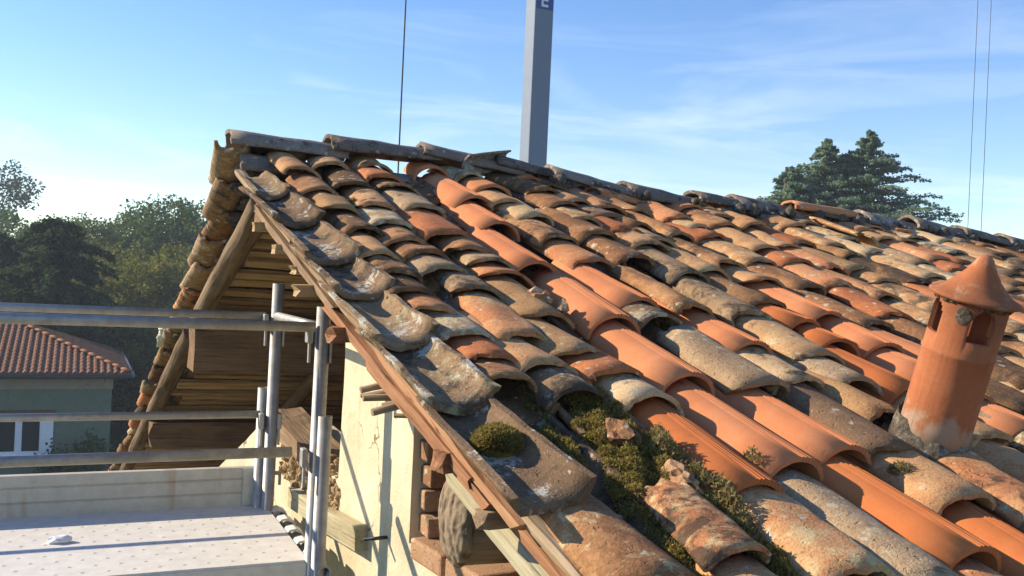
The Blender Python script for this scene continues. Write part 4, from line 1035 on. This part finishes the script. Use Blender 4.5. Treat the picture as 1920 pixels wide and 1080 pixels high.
# interlocking tile courses as real relief on both slopes in view
def courses(O, U, Vd, inside, nu, nv, du, dv):
    v = []; f = []; nrm = U.cross(Vd).normalized()
    for j in range(nv):
        for i in range(nu):
            c = O + U * (i + .5 * (j % 2) * 0) * du + Vd * j * dv
            if not inside(c + U * du * .5 + Vd * dv * .5): continue
            o = len(v)
            for (s, t, h) in ((0, -.02, .012), (.18, -.02, .012), (.4, -.02, .052), (.62, -.02, .052), (.85, -.02, .012), (1, -.02, .012), (0, 1, .0), (.18, 1, .0), (.4, 1, .038), (.62, 1, .038), (.85, 1, .0), (1, 1, .0)):
                v.append(tuple(c + U * s * du + Vd * t * dv + nrm * h))
            for k in range(5): f.append((o + k, o + k + 1, o + 7 + k, o + 6 + k))
            b_ = len(v)
            for k in range(6): p = Vector(v[o + k]) - nrm * (.035 if v[o + k] else 0); v.append(tuple(p))
            for k in range(5): f.append((b_ + k, b_ + k + 1, o + k + 1, o + k))
    return mesh('courses', v, f, False)
Vs = (Vector((AP[0], AP[1], AP[2])) - Vector((AP[0], Y0, EZ))); Ls = Vs.length; Vn = Vs.normalized()
def ins1(p):
    t = (p.y - Y0) / (AP[1] - Y0); return t < 1 and p.x < X1 + (AP[0] - X1) * t and p.x > XA + (AP2[0] - XA) * t and p.x > -5
obj('roof_tile', courses(Vector((-5, Y0, EZ + .004)), Vector((1, 0, 0)), Vn, ins1, 36, 16, .18, Ls / 16), NR, nr, stuff=True)
Ve = (Vector(AP) - Vector((X1, AP[1], EZ))); Le = Ve.length; Ven = Ve.normalized()
def ins2(p):
    t = (X1 - p.x) / (X1 - AP[0]); return t < 1 and Y0 + (AP[1] - Y0) * t < p.y < Y1 + (AP[1] - Y1) * t
obj('roof_tile', courses(Vector((X1, Y0, EZ + .004)), Vector((0, 1, 0)), Ven, ins2, 48, 12, .18, Le / 12), NR, nr, stuff=True)
HT = tile_mesh(.42, .085, .10, .05, .065, .016, seg=8, ny=2, seed=2.2); HT.materials.append(NRH)
p0 = Vector((X1, Y0, EZ + .09)); p1 = Vector(AP) + Vector((0, 0, .09)); n = 15
for i in range(n):
    q = p0.lerp(p1, i / n); obj('hip_tile', HT, None, nr, frame(q + Vector((0, 0, .02)), q + (p1 - p0) * .3 + Vector((0, 0, -.0)), Vector((0, 0, 1))))
for i in range(16):
    q = Vector(AP) + Vector((-.38 * i, 0, .09)); obj('hip_tile', HT, None, nr, frame(q, q + Vector((-1, 0, 0))))
tube('gutter', (X1 + .06, Y0 - .06, EZ - .05), (X1 + .06, Y1, EZ - .05), .06, GALV, nr, hollow=.9)
tube('gutter', (XA, Y0 - .06, EZ - .09), (X1 + .05, Y0 - .06, EZ - .09), .06, DARKM, nr, hollow=.9)
# window with three lights
wx = [-2.62, -2.10, -1.58, -1.06, -.55]
zt, zb = -4.22, -5.33
wf = obj('window', prism_walls(-2.7, -.55, wy0 - .05, wy0 + .02, zb, zt), WHITE, nb_)
for x in (-2.36, -1.74, -1.12):
    obj('pane', prism_walls(x - .24 + .02, x + .24 - .02, wy0 - .062, wy0 - .045, zb + .13, zt - .12), GLASS, wf)
obj('lintel', prism_walls(-2.8, -.50, wy0 - .14, wy0 + .02, zt + .003, zt + .17), plain('lintel_brown', (.16, .07, .05), .7), nb_)
obj('sill', prism_walls(-2.8, -.50, wy0 - .16, wy0 + .02, zb - .09, zb - .003), WHITE, nb_)
# climbing shrub on that wall
def shrub(nm, c, sx, sy, sz, n, mt, label, seed):
    r = np.random.RandomState(seed); C = r.normal(0, .45, (40, 3)); C[:, 2] = np.abs(C[:, 2]) * 1.0; P = (C[:, None] + r.normal(0, .16, (40, n // 40, 3))).reshape(-1, 3) * np.array([sx, sy, sz])
    e = empty(nm, c, label, 'shrub'); lm = quads(P, .13, seed); lm.materials.append(mt); o = bpy.data.objects.new('foliage', lm); COL.objects.link(o); o.parent = e
    v = []; f = []
    for i in range(9): limb(v, f, (0, 0, 0), tuple(C[i] * np.array([sx, sy, sz])), .03, .008, 5)
    m = mesh('stem', v, f, True); m.materials.append(TRUNK); o = bpy.data.objects.new('stem', m); COL.objects.link(o); o.parent = e
shrub('leafy_shrub', (.15, 29.2, GROUND_Z), .75, .45, 1.35, 2600, L_GREEN, 'dark leafy shrub against the green wall right of the window', 61)
shrub('leafy_shrub', (2.6, 31.5, GROUND_Z), 1.2, 1.0, 1.7, 3000, L_DARK, 'dark shrub past the right corner of the small house', 62)
# slim metal railing beyond the hip roof
rl = empty('railing', (2.1, 40, GROUND_Z), 'thin grey metal railing beyond the hipped roof', 'railing')
for i in range(4): tube('rail', (1.7, 40, -4.0 + i * .28 + .9), (3.4, 41, -4.0 + i * .28 + .9), .03, GALV, rl, k=8)
for x, y in ((1.7, 40), (2.6, 40.5), (3.4, 41)): tube('post', (x, y, GROUND_Z), (x, y, -1.95), .04, GALV, rl, k=8)

# ------------------------------------------------------------------ air
v = []; f = []; box_vf((0, 45, 10), (260, 260, 36), v, f)
hz = obj('haze', mesh('haze', v, f, False), None); hz['kind'] = 'stuff'
hm = bpy.data.materials.new('haze'); hm.use_nodes = True; ht = hm.node_tree; ht.nodes.clear()
pv = ht.nodes.new('ShaderNodeVolumePrincipled'); pv.inputs['Color'].default_value = (.80, .88, 1.0, 1); pv.inputs['Density'].default_value = 0.0013; pv.inputs['Anisotropy'].default_value = 0.0
ho = ht.nodes.new('ShaderNodeOutputMaterial'); ht.links.new(pv.outputs[0], ho.inputs['Volume']); hz.data.materials.append(hm)
